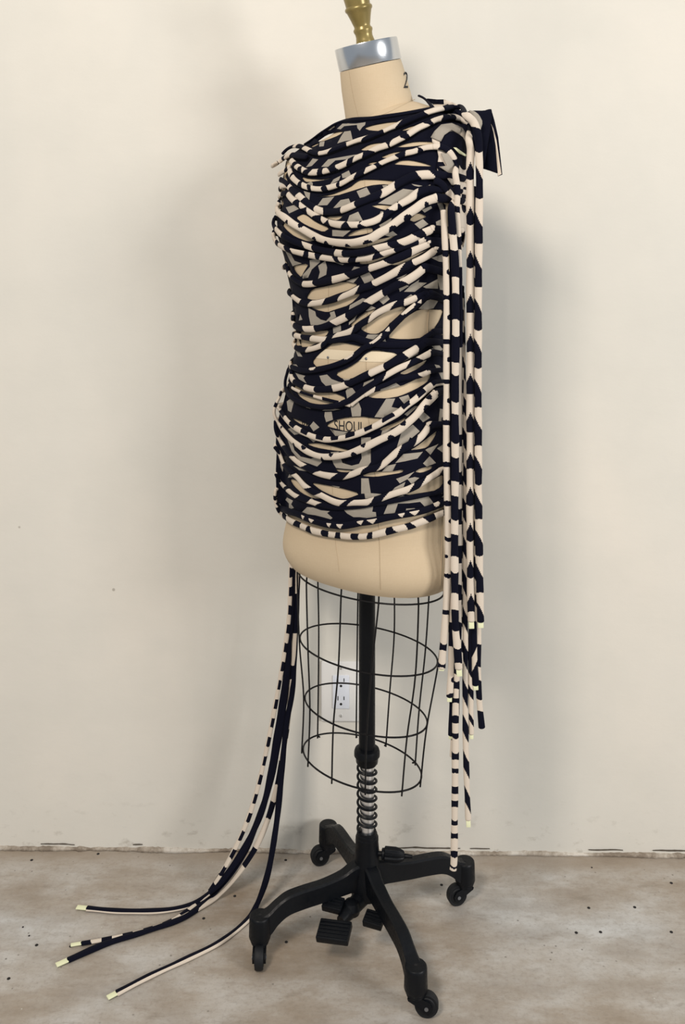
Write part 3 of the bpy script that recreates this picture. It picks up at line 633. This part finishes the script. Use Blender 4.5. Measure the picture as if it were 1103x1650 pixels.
def sheet(name, outline, holes, prints, project, grid=6.0, lift=.0022, thick=.0014, mats=None, parent=None, label=None):
    """flat cloth cut to `outline`, with openings and printed pieces, laid on a surface by `project`"""
    polys = [ccw(outline)]+[ccw(h) for h in holes]+[ccw(p) for p in prints]; VV = []; FF = []
    for P in polys:
        k = len(VV); VV += [Vector(p) for p in P]; FF.append(list(range(k, k+len(P))))
    xs = [p[0] for p in outline]; ys = [p[1] for p in outline]
    for gx in np.arange(min(xs)+2, max(xs), grid):
        for gy in np.arange(min(ys)+2, max(ys), grid):
            if inside(gx, gy, outline): VV.append(Vector((gx+random.uniform(-1, 1), gy+random.uniform(-1, 1))))
    ov, oe, of, a1, a2, orig = delaunay_2d_cdt(VV, [], FF, 0, 1e-4, True)
    keep = []; fm = []; used = {}
    for f in of:
        cx = sum(ov[i][0] for i in f)/len(f); cy = sum(ov[i][1] for i in f)/len(f)
        if not inside(cx, cy, outline) or any(inside(cx, cy, h) for h in holes): continue
        keep.append(f); fm.append(1 if any(inside(cx, cy, p) for p in prints) else 0)
    verts = []; faces = []
    for f in keep:
        g = []
        for i in f:
            if i not in used:
                p, n_, _ = project(ov[i][0], ov[i][1]); used[i] = len(verts); verts.append(Vector(p)+Vector(n_)*lift)
            g.append(used[i])
        faces.append(tuple(g[::-1]))
    if not faces: return None
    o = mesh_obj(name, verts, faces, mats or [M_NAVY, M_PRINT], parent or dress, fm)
    md = o.modifiers.new('cloth_thickness', 'SOLIDIFY'); md.thickness = thick; md.offset = 0
    if label: o['label'] = label
    return o
# --- every rolled strip, from the neckline down
neckband = 'A 355,455 440,400 530,330 620,275 700,225 830,180 960,165 1100,158 B 300,275 600,232 800,198 '
NB = rolled(neckband, 3.0, 4.6, 'N', wrap=False, lift=.002, name='neck_binding'); 
rolled('B 640,60 690,80 730,115 770,155 805,195', 3.4, 3.4, 'N', wrap=False, name='neck_binding')
STR = {}
STR[2] = 'A 140,575 200,515 290,490 360,505 430,535 510,570 620,555 770,500 960,430 B 100,540 200,500 300,460 400,410 500,360 620,310 730,270 830,240 950,212 1080,205'
rolled(STR[2], 4.6, 6.2, 'N', 'A 265,490 315,490 385,510 440,560 550,575 680,540 850,480 1050,390 B 280,460 470,380 730,270 900,225', [.2,.2,.4,.8,-.2,1.0,-.4,1.5,-.3,1.6,-.3,1.2], wrap=False, lift=.006)
rolled('A 40,690 130,640 230,580 330,600 420,610', 5.2, 5.5, 'C', 'A 90,660 118,645 162,620 205,598 255,580', wrap=False, lift=.007)
STR[4] = 'A 240,640 290,690 370,745 430,770 560,765 690,735 810,690 900,640 B 20,740 100,710 220,650 340,610 430,565 540,510 650,440 770,390 850,350 960,320 1040,325 1090,350'
rolled(STR[4], 5.6, 7.0, 'C', 'A 270,680 295,705 335,735 360,748 400,770 460,770 550,765 590,762 655,745 740,715 870,655 930,630 1030,600 B 150,680 320,620 380,590 480,540 560,500 740,400 800,375 900,335 1000,320', wrap=False, lift=.006)
rolled('A 120,775 180,745 235,705', 4.6, 5, 'C', 'A 190,740 222,718', wrap=False, lift=.007)
STR[6] = 'C 225,-20 255,60 330,135 420,180 520,195 600,190 700,165 800,130 900,70 D 30,230 90,200 190,150 300,95 420,45 B 520,695 600,680 700,640 800,620 890,618'
rolled(STR[6], 5.2, 5.2, 'C', 'C 245,40 258,60 330,140 365,160 430,182 455,188 580,192 645,180 745,150 790,135 945,50 D 80,200 190,150 245,125 420,45 520,5 B 640,660 690,645 870,620', wrap=False, lift=.006)
rolled('C 130,75 180,105 215,150', 4.8, 4.8, 'N', wrap=False, lift=.006)
STR[7] = 'C 195,140 250,210 330,285 400,350 490,405 590,435 700,435 800,420 900,380 D 60,530 160,485 250,450 330,400 430,330 560,260 650,235 800,225'
rolled(STR[7], 5.6, 8.2, 'C', 'C 215,185 300,255 365,310 490,405 590,435 795,420 935,365 D 245,445 400,360 645,235', [.3,.3,.3,-.3,-.4,0,.2,.5,.5,-.6])
STR[8] = 'C 190,230 240,305 320,370 400,425 480,475 590,530 720,565 850,575 970,570 D 60,765 160,740 260,680 340,620 420,570 560,490 640,420 760,385'
rolled(STR[8], 5.4, 6.6, 'N', 'C 205,240 275,330 325,365 365,400 390,425 500,490 580,525 630,540 655,550 815,575 870,575 970,572 990,570 D 255,690 350,620 430,580 440,560 630,430', [0,.4,-.9,.9,-.9,1.2,-.9,.9,-1,1,-.9,.9,-.9,1.2,-.7,.7,-.4,1.0])
STR[9] = 'C 130,335 105,400 125,460 180,510 250,570 350,620 500,690 640,735 800,745 950,735 1100,700 F 200,105 300,60 D 380,760 480,690 600,610 700,530 820,480'
rolled(STR[9], 5.8, 8.2, 'C', '', None, 'C 100,450 8 -1 dot N;C 210,565 7 -1 dot N;C 330,620 9 1 dot N;C 505,705 9 -1 dot N;C 660,735 11 -1 dot N;C 880,755 10 -1 dot N;F 85,160 14 -1 dot N;F 350,75 13 -1 dot N;D 510,690 13 -1 dot N;D 712,535 8 -1 dot N', lift=.008)
STR[10] = 'C 70,490 50,560 90,620 150,680 260,740 E 370,88 470,125 600,155 780,175 950,165 F 60,290 180,260 300,235 400,220 530,180 640,120 780,60'
rolled(STR[10], 5.0, 7.4, 'N', 'C 88,615 155,670 E 375,90 470,125 730,170 830,172 F 185,260 320,235 440,210 610,140 690,100', lift=.006)
STR[11] = 'C 48,650 60,720 E 100,85 150,110 215,140 300,165 470,210 640,240 835,248 1000,235 F 100,365 210,335 310,300 430,265 560,215 700,170'
rolled(STR[11], 5.2, 6.0, 'C', 'E 80,70 120,95 187,125 237,150 362,190 425,200 515,220 570,230 712,245 785,248 883,245 955,240 F 160,350 250,320 370,285 625,195', lift=.005)
STR[12] = 'E 185,320 205,400 250,460 330,520 430,530 590,505 770,460 960,390 F 100,490 220,450 340,405 450,360 560,305 660,255 750,210'
rolled(STR[12], 5.2, 7.4, 'N', 'E 205,390 240,450 365,525 485,525 690,480 850,435 F 118,490 300,420 565,305', [0,.3,.2,-.5,.2,-.7,.2,-.9,.5])
STR[13] = 'E 225,640 290,700 370,745 500,745 690,705 850,645 1000,570 F 100,690 200,640 330,570 460,490 580,430 700,370 820,280'
rolled(STR[13], 5.0, 7.0, 'N', 'E 240,680 330,730 440,745 600,725 760,680 960,590 F 170,660 440,500 580,450', [.4,.9,1.3,1.2,1.4,1.5,-.3,1.8,-.2])
STR[14] = 'G 262,185 245,260 290,320 380,345 500,340 610,310 770,240 950,140 H 115,105 200,50 F 300,740 400,680 520,620 620,550 700,480'
rolled(STR[14], 5.4, 7.6, 'N', 'G 245,230 280,310 380,345 507,335 690,275 850,200 H 95,110 270,10 F 480,630 690,500', [.2,.4,-.8,-.3,-1,.0,-.8,.2,-.9,.3])
STR[15] = 'G 280,550 340,580 450,570 560,530 650,450 760,410 880,370 1000,280 H 110,300 200,230 380,140 500,110 560,80 700,20'
rolled(STR[15], 5.0, 6.4, 'N', 'G 410,575 580,520 700,425 920,350 H 120,280 370,150 490,110 620,70', [1,1.2,1.4,1.5,1.4,1.5,.2,.2])
STR[16] = 'G 240,770 380,812 560,790 720,745 850,690 960,610 H 60,620 160,580 260,490 330,400 420,310 520,210 600,140 680,60 760,0'
rolled(STR[16], 4.6, 5.6, 'N', '', None, 'H 200,530 26 1 lens C;H 310,415 10 1 tri C;H 540,190 26 1 lens C;H 640,100 9 1 tri C;G 890,660 20 1 lens C;G 480,790 15 1 lens C;G 245,765 10 -1 lens C', lift=.005)
STR[17] = 'G 640,470 760,450 900,432 1020,480 H 130,570 300,592 450,592 620,570 720,500 800,440'
rolled(STR[17], 7.0, 5.5, 'N', '', None, '', lift=.001)
STR[18] = 'I 240,260 235,340 300,400 440,460 590,465 750,440 870,395 1000,330 J 120,290 200,250 330,190 430,130 540,60 H 600,640 700,560'
rolled(STR[18], 5.2, 7.2, 'N', 'I 225,310 262,370 390,445 488,462 690,455 830,410 J 113,295 270,220 495,90 620,20', [0,.3,.1,-.3,-.2,-.5,.1,.2,-.4,.2])
STR[19] = 'I 220,250 185,380 195,480 260,560 380,620 540,655 700,650 850,600 950,530 J 60,470 150,410 240,350 330,290 430,230 560,170 680,100 750,60'
rolled(STR[19], 4.6, 5.6, 'N', 'J 300,330 520,190 640,130 750,80', [1.4,1.3,-1,.6], lift=.006)
STR[20] = 'I 880,640 960,570 1060,500 J 60,530 180,455 300,410 430,350 560,330 660,310 740,270'
rolled(STR[20], 3.6, 5.0, 'C', 'J 185,455 650,310', lift=.004)
STR[21] = 'I 155,490 130,570 90,640 72,720 K 82,80 130,170 190,250 270,340 350,400 430,460 560,510 700,515 850,490 980,440 L 100,400 230,330 340,275 430,220 520,140 600,60 J 660,660 720,590 790,510'
rolled(STR[21], 4.4, 7.4, 'N', 'I 150,520 120,600 95,670', None, 'K 105,150 8 -1 dot N;K 180,215 9 1 dot N;K 290,390 8 -1 dot N;K 390,430 11 1 dot N;K 590,525 5 -1 dot N;K 700,500 9 1 dot N;K 935,465 10 -1 dot N;L 65,395 9 1 dot N;L 350,280 10 -1 dot N;L 475,150 9 1 dot N;J 715,555 9 1 dot N;J 690,650 12 -1 dot N', lift=.008)
STR[22] = 'K 105,-30 160,50 210,120 270,180 350,230 470,290 560,315 650,330 810,310 900,285 1000,250 L 130,205 220,160 320,95 430,30 J 510,640 590,580 660,510 720,450 780,400'
rolled(STR[22], 4.8, 6.2, 'C', 'K 130,20 190,95 238,155 302,205 372,240 432,275 517,305 605,325 687,325 765,315 850,295 955,265 L 78,230 175,185 265,130 392,55 J 462,675 545,615 628,550 690,480 750,430', [.1]*21, half=1, lift=.007)
STR[23] = 'K 60,120 65,230 110,340 190,460 290,570 400,640 520,700 620,725 760,740 900,710 1000,665 L 150,650 240,620 330,540 430,450 520,400 640,320 700,250 750,170'
rolled(STR[23], 5.0, 6.4, 'N', 'K 60,265 165,400 215,530 370,615 510,700 690,725 850,735 1010,660 L 240,620 425,450 620,360 745,190', [1.5,1.6,1.5,1.6,1.5,1.6,1.7,1.6,1.7,1.7,1.4,1.4])
STR[24] = 'K 55,410 110,480 165,620 250,700 M 310,60 380,150 480,220 560,250 650,300 760,340 900,335 1050,330 N 130,320 250,280 400,225 520,190 640,130 760,50 860,-20'
rolled(STR[24], 5.2, 6.0, 'N', 'K 85,440 165,600 M 280,0 400,175 535,225 800,350 870,335 N 150,320 280,270 550,185 670,90 850,-20', [1.5,1.6,1.5,1.6,1.6,1.6,1.4,1.5,1.7,1.7,1.8,1.5], lift=.004)
STR[25] = 'M 55,20 110,120 190,200 280,270 420,320 540,360 700,392 860,385 1000,372 N 150,345 300,330 500,290 700,250 850,220 930,180'
rolled(STR[25], 4.8, 4.6, 'N', 'M 90,80 165,185 190,200 290,285 430,320 520,365', [1.5,1.6,1.5,1.6,1.3,1.5], lift=.002)
STR[26] = 'M 70,330 120,400 200,430 300,460 380,495 470,535 600,572 700,582 780,592 900,575 1000,548 N 50,548 160,532 300,500 460,465 590,440 700,412 850,350 940,300'
rolled(STR[26], 5.6, 6.4, 'N', '', None, 'M 375,495 9 1 tri C;M 465,538 13 1 tri C;M 670,582 10 1 tri C;M 775,592 14 1 tri C;M 1000,550 11 1 tri C;N 30,550 12 1 tri C;N 160,535 17 1 tri C;N 455,465 11 1 tri C;N 590,440 16 1 tri C;N 810,365 10 1 lens C', lift=.004)
STR[27] = 'M 66,190 55,260 62,330 92,420 130,470 180,510 240,550 310,580 390,615 440,640 520,660 610,680 700,695 760,700 840,710 930,712 1030,710 N 60,708 140,697 230,673 350,640 450,615 550,590 640,553 750,510 850,462 945,420'
HEM = rolled(STR[27], 5.0, 6.4, 'C', 'M 52,262 55,300 75,390 100,440 150,490 190,515 278,570 340,595 413,625 455,645 570,672 642,685 725,697 775,703 890,712 970,712 1065,710 N 158,688 302,655 398,625 510,600 580,575 718,520 800,485 885,440', lift=.003)

# --- flat panels, each hanging between two rolls
def edge(k, xr):
    P = pts(STR[k] if k else neckband); P = [p for p in P]
    P = [tuple(v[:2]) for v in catmull([(x, y, 0) for x, y in P], 5)]
    return P
def panel(k0, k1, left=(), right=(), label=None):
    a, b_ = edge(k0, 0), edge(k1, 0)
    ol = a+list(right)+b_[::-1]+list(left)
    xs = [p[0] for p in ol]; ys = [p[1] for p in ol]
    def near(P): return not (max(p[0] for p in P) < min(xs) or min(p[0] for p in P) > max(xs) or max(p[1] for p in P) < min(ys) or min(p[1] for p in P) > max(ys))
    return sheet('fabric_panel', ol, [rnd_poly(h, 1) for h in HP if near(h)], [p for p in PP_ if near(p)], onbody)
panel(0, 4, right=[(720, 170), (742, 190)], left=[(462, 258)])
panel(4, 7, right=[(728, 225), (722, 262), (706, 262), (703, 285)], left=[(462, 285), (468, 270)])
panel(7, 9, right=[(708, 290), (712, 330)], left=[(456, 320), (462, 305)])
panel(9, 12, right=[(716, 330), (714, 400)], left=[(462, 420), (449, 380), (448, 350)])
panel(12, 14, right=[(714, 400), (714, 440)], left=[(474, 500), (472, 470), (466, 440)])
panel(14, 17, right=[(714, 440), (716, 500), (712, 530)], left=[(486, 555), (482, 540), (478, 530), (476, 515)])
panel(17, 19, right=[(712, 540), (710, 580)], left=[(473, 592), (476, 570), (482, 557), (500, 556)])
panel(19, 22, right=[(714, 575), (716, 610)], left=[(458, 650), (464, 625), (468, 605)])
panel(22, 24, right=[(716, 620), (716, 700), (716, 755)], left=[(446, 715), (447, 690), (452, 668)])
panel(24, 26, right=[(716, 760), (716, 800)], left=[(447, 800), (446, 760), (447, 735)])
# back of the dress: one broad printed piece
def back_panel():
    V = []; F = []; fm = []; nz, nt = 60, 60
    for j in range(nz+1):
        z = .755+(1.425-.755)*j/nz
        for i in range(nt+1):
            th = math.radians(29)+math.radians(176)*i/nt; p = body_pt(th, z); d = (p-loc(0, 0, z)).normalized(); V.append(p+d*.003)
    for j in range(nz):
        for i in range(nt):
            F.append((j*(nt+1)+i, j*(nt+1)+i+1, (j+1)*(nt+1)+i+1, (j+1)*(nt+1)+i))
            fm.append(1 if noise.noise(Vector((i*.35, j*.22, 5))) > .12 else 0)
    o = mesh_obj('back_panel', V, F, [M_NAVY, M_PRINT], dress, fm); o.modifiers.new('cloth_thickness', 'SOLIDIFY').thickness = .0015
back_panel()

# --- shoulder: printed sleeve piece over the arm plate, bow loop behind
SHO = pts('. 694,226 704,214 716,207 732,205 744,212 751,232 753,262 752,320 750,352 745,385 740,402 733,398 728,360 724,320 716,300 708,290 702,275 706,248')
sheet('sleeve_panel', rnd_poly(SHO, 1), [], [rnd_poly(pts('U 130,640 200,540 300,505 400,560 450,650 470,830 460,930 420,980 380,960 340,880 250,740 170,690'), 2), rnd_poly(pts('. 741,300 748,302 749,325 744,345 738,338 738,315'), 2),
       pts('. 700,262 712,262 727,292 726,310 716,300 708,290'), pts('. 736,370 744,372 742,390 736,388')], onbody, lift=.005, grid=5, mats=[M_CREAM, M_NAVY])
sheet('sleeve_panel', pts('B 790,520 830,460 900,395 1000,380 1100,420 1060,470 1000,445 930,490 890,555'), [], [], onbody, lift=.008, grid=5, mats=[M_PRINT, M_NAVY])
sheet('fabric_panel', pts('B 800,150 720,95 740,85 840,95 920,95 1000,120 1060,150 1100,190 1080,200 950,205 810,205'), [], [pts('B 800,150 920,150 915,95 970,100 1060,150 1095,188 950,190 815,200')], onbody, lift=.004, grid=5, mats=[M_NAVY, M_CREAM])
sheet('fabric_panel', pts('D 880,0 960,0 1000,100 1010,245 860,140 935,125'), [], [], onbody, lift=.010, grid=5, mats=[M_PRINT, M_NAVY])
sheet('fabric_panel', pts('D 910,220 970,230 1030,290 1020,340 970,330'), [], [], onbody, lift=.010, grid=5, mats=[M_PRINT, M_NAVY])
sheet('fabric_panel', pts('. 690,186 725,176 748,182 762,196 765,215 755,240 745,215 720,205 700,215'), [], [], onbody, lift=.003, grid=5)
sheet('elastic_tab', pts('U 275,712 300,712 400,792 392,808 330,780'), [], [], onbody, lift=.012, grid=5, mats=[M_TIP, M_TIP])
def curtain(Z, tilt, bow):
    def f(x, y):
        u = (x-775)/35
        return at(x, y, Z+tilt*u+bow*u*u), Vector((0, -1, 0)), True
    return f
bw = sheet('bow_loop', rnd_poly(pts('U 480,240 570,222 700,225 760,205 800,205 800,330 765,560 710,900 672,970 640,960 600,900 560,600'), 1), [], [], curtain(1.475, .0, .012), grid=6, lift=0, thick=.003, mats=[M_NAVY, M_CREAM])
sheet('bow_loop', pts('U 780,330 820,480 850,660 872,1018 780,985 692,958 720,850 760,600'), [], [], curtain(1.497, .01, .0), grid=6, lift=0, thick=.003, mats=[M_NAVY, M_CREAM])
sheet('bow_loop', pts('U 795,204 840,360 885,560 912,800 937,1035 880,1056 868,900 850,660 822,490 786,372'), [], [pts('U 790,380 822,450 862,600 898,850 925,1030 882,1052 868,900 850,660')], curtain(1.487, -.006, .0), grid=6, lift=0, thick=.003, mats=[M_NAVY, M_CREAM])
sheet('fabric_panel', rnd_poly(pts('U 500,215 580,228 640,275 690,370 650,495 600,360'), 1), [], [], curtain(1.463, .0, .01), grid=6, lift=0, thick=.002, mats=[M_PRINT, M_NAVY])

# --- strips hanging free from the shoulder
def tipped(parent, p, d, w, ln=.012, label=None, nrm=Vector((0, -1, 0))):
    d = Vector(d).normalized(); s = d.cross(nrm).normalized(); n_ = s.cross(d)
    R = Matrix((s, n_, d)).transposed(); m = MB(); m.box(Vector(p)+d*(ln*.5-.003), (w*1.5, w*.35, ln), R, .0008)
    return m.obj('elastic_tip', M_TIP, parent)
def hanging(path, Z, r0, r1, start, brk='', ys=(), slants=None, nb=0, marks='', vees=False, tip=None, thick=.6, sl=None, lift=.010):
    CNT[0] += 1; P = pts(path); Z0, Z1 = Z if isinstance(Z, tuple) else (Z, Z); y0, y1 = P[0][1], P[-1][1]; K = []
    for i, (x, y) in enumerate(P):
        if i < nb:
            p, n_, _ = onbody(x, y); p = p+n_*lift; K.append((*p, *n_))
        else: K.append((*at(x, y, Z0+(Z1-Z0)*(y-y0)/max(1, y1-y0)), 0, -1, 0))
    K = catmull(K, .004); P3 = smooth(K[:, :3], 3); N3 = K[:, 3:6]
    px = np.array([topx(Vector(p)) for p in P3]); L = np.concatenate([[0], np.cumsum(np.linalg.norm(np.diff(P3, axis=0), axis=1))])
    B = [arc_of(px, L, b_) for b_ in pts(brk)]+[L[int(np.argmin(abs(px[:, 1]-y)))] for y in ys]
    R = np.linspace(r0, r1, len(P3))*Z1/FPX; MK = []
    for ln in marks.split(';'):
        w_ = ln.split()
        if len(w_) >= 6: MK.append((arc_of(px, L, pts(w_[0]+' '+w_[1])[0]), float(w_[2])*Z1/FPX, int(w_[3]), w_[4], 0 if w_[5] == 'N' else 1))
    s_ = slants if slants is not None else ([sl]*len(B) if sl is not None else None)
    o = sweep('hanging_strip', P3, N3, R, sorted(B), 0 if start == 'N' else 1, dress, s_, MK, thick=thick, ns=26, step=.0011, vees=vees, seed=CNT[0])
    if tip: tipped(o, P3[-1], P3[-1]-P3[-4], R[-1], tip*Z1/FPX)
    return o
def bands(a): return [v for p in a for v in p]
# back row first
hanging('. 739,430 739,700 738,1000 734,1120 733,1240 732,1320 731,1388 729,1403', (1.470, 1.470), 5, 5.6, 'C', ys=bands([(700,720),(760,780),(820,845),(880,905),(940,965),(1000,1030),(1060,1086),(1096,1109),(1125,1133),(1154,1166),(1181,1189),(1210,1222),(1236,1246),(1265,1276),(1290,1300),(1319,1330),(1342,1351),(1368,1379),(1392,1398)]), sl=.05)
hanging('. 744,470 746,600 748,750 749,880 749,1100 750,1200 752,1270 754,1322', 1.476, 4.2, 4.8, 'N', ys=[490,520,548,578,606,636,664,694,722,752,780,808,838,868,897,926,955,984,1013,1042,1072,1102,1130,1160,1188,1218,1246,1275,1300], sl=2.2, tip=14)
hanging('. 758,900 758,1020 758,1100 759,1184', 1.480, 4.0, 4.4, 'N', ys=[1090,1108,1122,1152,1166], sl=1.5, tip=10)
hanging('. 770,900 770,1014 770,1086 772,1130 776,1174', 1.482, 4.6, 5, 'C', ys=[1038,1072,1094,1125,1146], sl=.3)
hanging('. 763,900 763,1010 764,1060 766,1105', 1.478, 4.0, 5.4, 'N', ys=[1050,1072], sl=-1.8, tip=10)
hanging('. 727,930 727,1040 726,1080 724,1124', 1.466, 4, 5.2, 'C', '', ys=[1000,1040,1118], tip=10, marks='. 727,1093 9 1 dot N')
hanging('. 728,1000 728,1120 727,1160 726,1186', 1.474, 3.6, 4.6, 'N', tip=8)
hanging('. 736,1080 735,1150 731,1190 729,1220', 1.477, 4, 5.6, 'N', ys=[1150,1170,1196])
hanging('. 726,330 727,420 728,600 727,800 727,1000 726,1068', 1.468, 3.6, 4.6, 'N', ys=[985,1006,1020,1066], sl=.1)
hanging('. 744,460 743,600 742,800 741,1000 742,1070', 1.472, 3.4, 3.8, 'N', ys=list(range(478, 1060, 19)), sl=.8)
hanging('. 764,300 764,500 764,700 765,880 764,960 765,1002', 1.466, 3.2, 4.0, 'N', ys=bands([(430,450),(500,520),(572,590),(640,660),(700,718),(760,790),(820,842),(880,899),(935,955),(972,999)]), sl=1.6)
# front row
hanging('. 714,338 717,400 719,480 719,600 719,740 722,880 720,940 717,1000 713,1050 711,1078', (1.452, 1.462), 5.0, 5.8, 'C', ys=bands([(404,414),(474,482),(546,553),(612,620),(675,685),(745,753),(805,813),(864,872),(923,930),(982,989),(1038,1046),(1070,1076)]), nb=0, sl=.1, tip=6,
        marks='. 717,440 9 1 dot N;. 719,512 9 1 dot N;. 719,580 9 1 dot N;. 719,645 9 1 dot N;. 720,715 8 1 dot N;. 719,778 8 1 dot N;. 721,838 8 1 dot N;. 722,895 6 -1 dot N')
hanging('D 800,290 860,310 930,400 990,500 1010,590 . 729,375 733,430 734,520 733,640 733,760 732,880 733,1000 736,1040 739,1079', (1.448, 1.455), 6.2, 6.0, 'N', 'D 930,410 990,540', ys=[378,404,448,471,516,540,583,605,648,668,712,735,775,798,836,860,895,921,954,982,1014,1043,1067], nb=4, tip=14, sl=.15)
hanging('B 800,622 890,618 960,660 1010,740 1032,800 D 1055,200 1075,330 1080,450 1075,600 . 738,375 740,460 741,560', (1.46, 1.46), 5.2, 4.2, 'C', 'B 870,620 960,660 1015,760 D 1045,150 1075,330 1080,450 1075,580 1070,650 . 738,380 739,402 740,430', nb=5, sl=.2)
hanging('B 960,320 1040,322 U 400,420 460,480 510,580 535,720 . 757,265 757,300 757,500 757,700 757,880 758,960 759,1002', (1.462, 1.462), 6.4, 5.8, 'C', 'U 440,470 520,520', ys=bands([(y-20, y) for y in (291,363,433,502,569,633,695,756,815,872,930,985)]), nb=4, vees=False, tip=14, slants=[0,0]+['V',0.]*12)
hanging('B 900,232 1000,205 U 370,232 470,272 560,350 615,470 640,620 . 771,247 772,300 770,500 770,700 771,850 773,960 774,1003', (1.455, 1.458), 6.2, 6.0, 'N', 'U 480,265 612,440', ys=bands([(247,281),(320,354),(394,425),(463,490),(530,557),(595,622),(657,684),(720,744),(779,803),(837,862),(895,920),(953,980)]), nb=3, tip=12, slants=[.3,.8]+[0,2.0]*12)

# --- strips trailing down the back and across the floor
def trailing(path, yfloor, Ztop, r, start='N', ys=None, split=None, tip=None, n_brk=0, half=None, zl=.0035, brk=''):
    CNT[0] += 1; P = pts(path); q = catmull([(x, y, 0) for x, y in P], 4); K = []
    def exitZ(x, y):
        d = Vector(((x-PX0)/FPX, 1, -(y-HZ)/FPX)); h = BVH.ray_cast(EYE+d*2.2, -d.normalized())
        return h[0].y if h[0] is not None else Ztop
    Ztop = exitZ(q[0][0], 880)+.011
    Zf = FPX*(CAMH-zl)/(yfloor-HZ); y0 = q[0][1]; down = False
    for x, y, _ in q:
        if not down and y < yfloor:
            f = max(0, (y-915)/(yfloor-915)); Z = Ztop+(Zf-Ztop)*f**2; w_ = max(0, (f-.75)/.25); Z = exitZ(x, y)+.011 if y < 890 else Z; nn = Vector((0, -1, 0)).lerp(Vector((0, 0, 1)), w_)
        else:
            down = True; Z = FPX*(CAMH-zl)/(max(y, HZ+1)-HZ); nn = Vector((0, 0, 1))
        K.append((*at(x, y, Z), *nn))
    K = np.array(K); P3 = smooth(K[:, :3], 4); P3[:, 2] = np.maximum(P3[:, 2], zl); N3 = smooth(K[:, 3:6], 6)
    px = q[:, :2]; L = np.concatenate([[0], np.cumsum(np.linalg.norm(np.diff(P3, axis=0), axis=1))])
    B = [arc_of(px, L, b_) for b_ in pts(brk)] if brk else (list(np.arange(.02, L[-1], .018)) if n_brk else [])
    sf = arc_of(px, L, (px[0, 0], yfloor)) if False else L[int(np.argmin(abs(px[:, 1]-yfloor)+(np.arange(len(px)) > len(px)*.9)*500))]
    if split: split = (sf+split[0], split[1], split[2])
    if half: half = (sf-.05,)
    o = sweep('trailing_strip', P3, N3, r*np.linspace(1, 1.3, len(P3)), B, 0 if start == 'N' else 1, dress, [.05]*len(B), thick=.55, ns=12, step=.0011, split=split, half=half, seed=CNT[0])
    if tip: tipped(o, P3[-1]+np.array([0, 0, .0005]), P3[-1]-P3[-4], r*1.35, tip, nrm=Vector((0, 0, 1)))
    return o
TB = ' . '
trailing('. 474,800 472,860 S 854,30 848,200 832,330 812,450 782,610 745,780 702,925 640,1060 565,1180 500,1240 400,1298 250,1340 110,1365', 1447, 1.765, .0039, n_brk=1, half=(1,), tip=.02)
trailing('. 477,800 474,860 S 862,30 852,250 832,450 805,620 765,850 705,1000 620,1130 560,1190 500,1228 400,1248 250,1250 130,1240', 1450, 1.770, .0050, split=(-.02, .72, 9), tip=.022)
trailing('. 476,800 473,850 S 858,30 850,260 838,450 815,620 780,800 740,920 690,1040 640,1120 570,1200 480,1270 350,1318 200,1365 62,1425', 1446, 1.755, .0050, split=(-.25, .6, .32), tip=.022)
trailing('. 481,800 479,860 S 874,60 866,300 845,560 800,830 742,1000 665,1120 590,1200 480,1268 430,1290', 1446, 1.760, .0044, 'C', brk='S 872,120 868,260 862,380 855,430 840,600 830,640 812,720 800,800 790,860 770,920 730,1020 690,1090')
trailing('. 484,800 482,850 S 880,40 862,440 838,590 818,800 802,950 772,1120 728,1240 690,1292 600,1362 480,1422 350,1482 235,1542', 1464, 1.750, .0048, split=(.02, .42, 9), tip=.018)
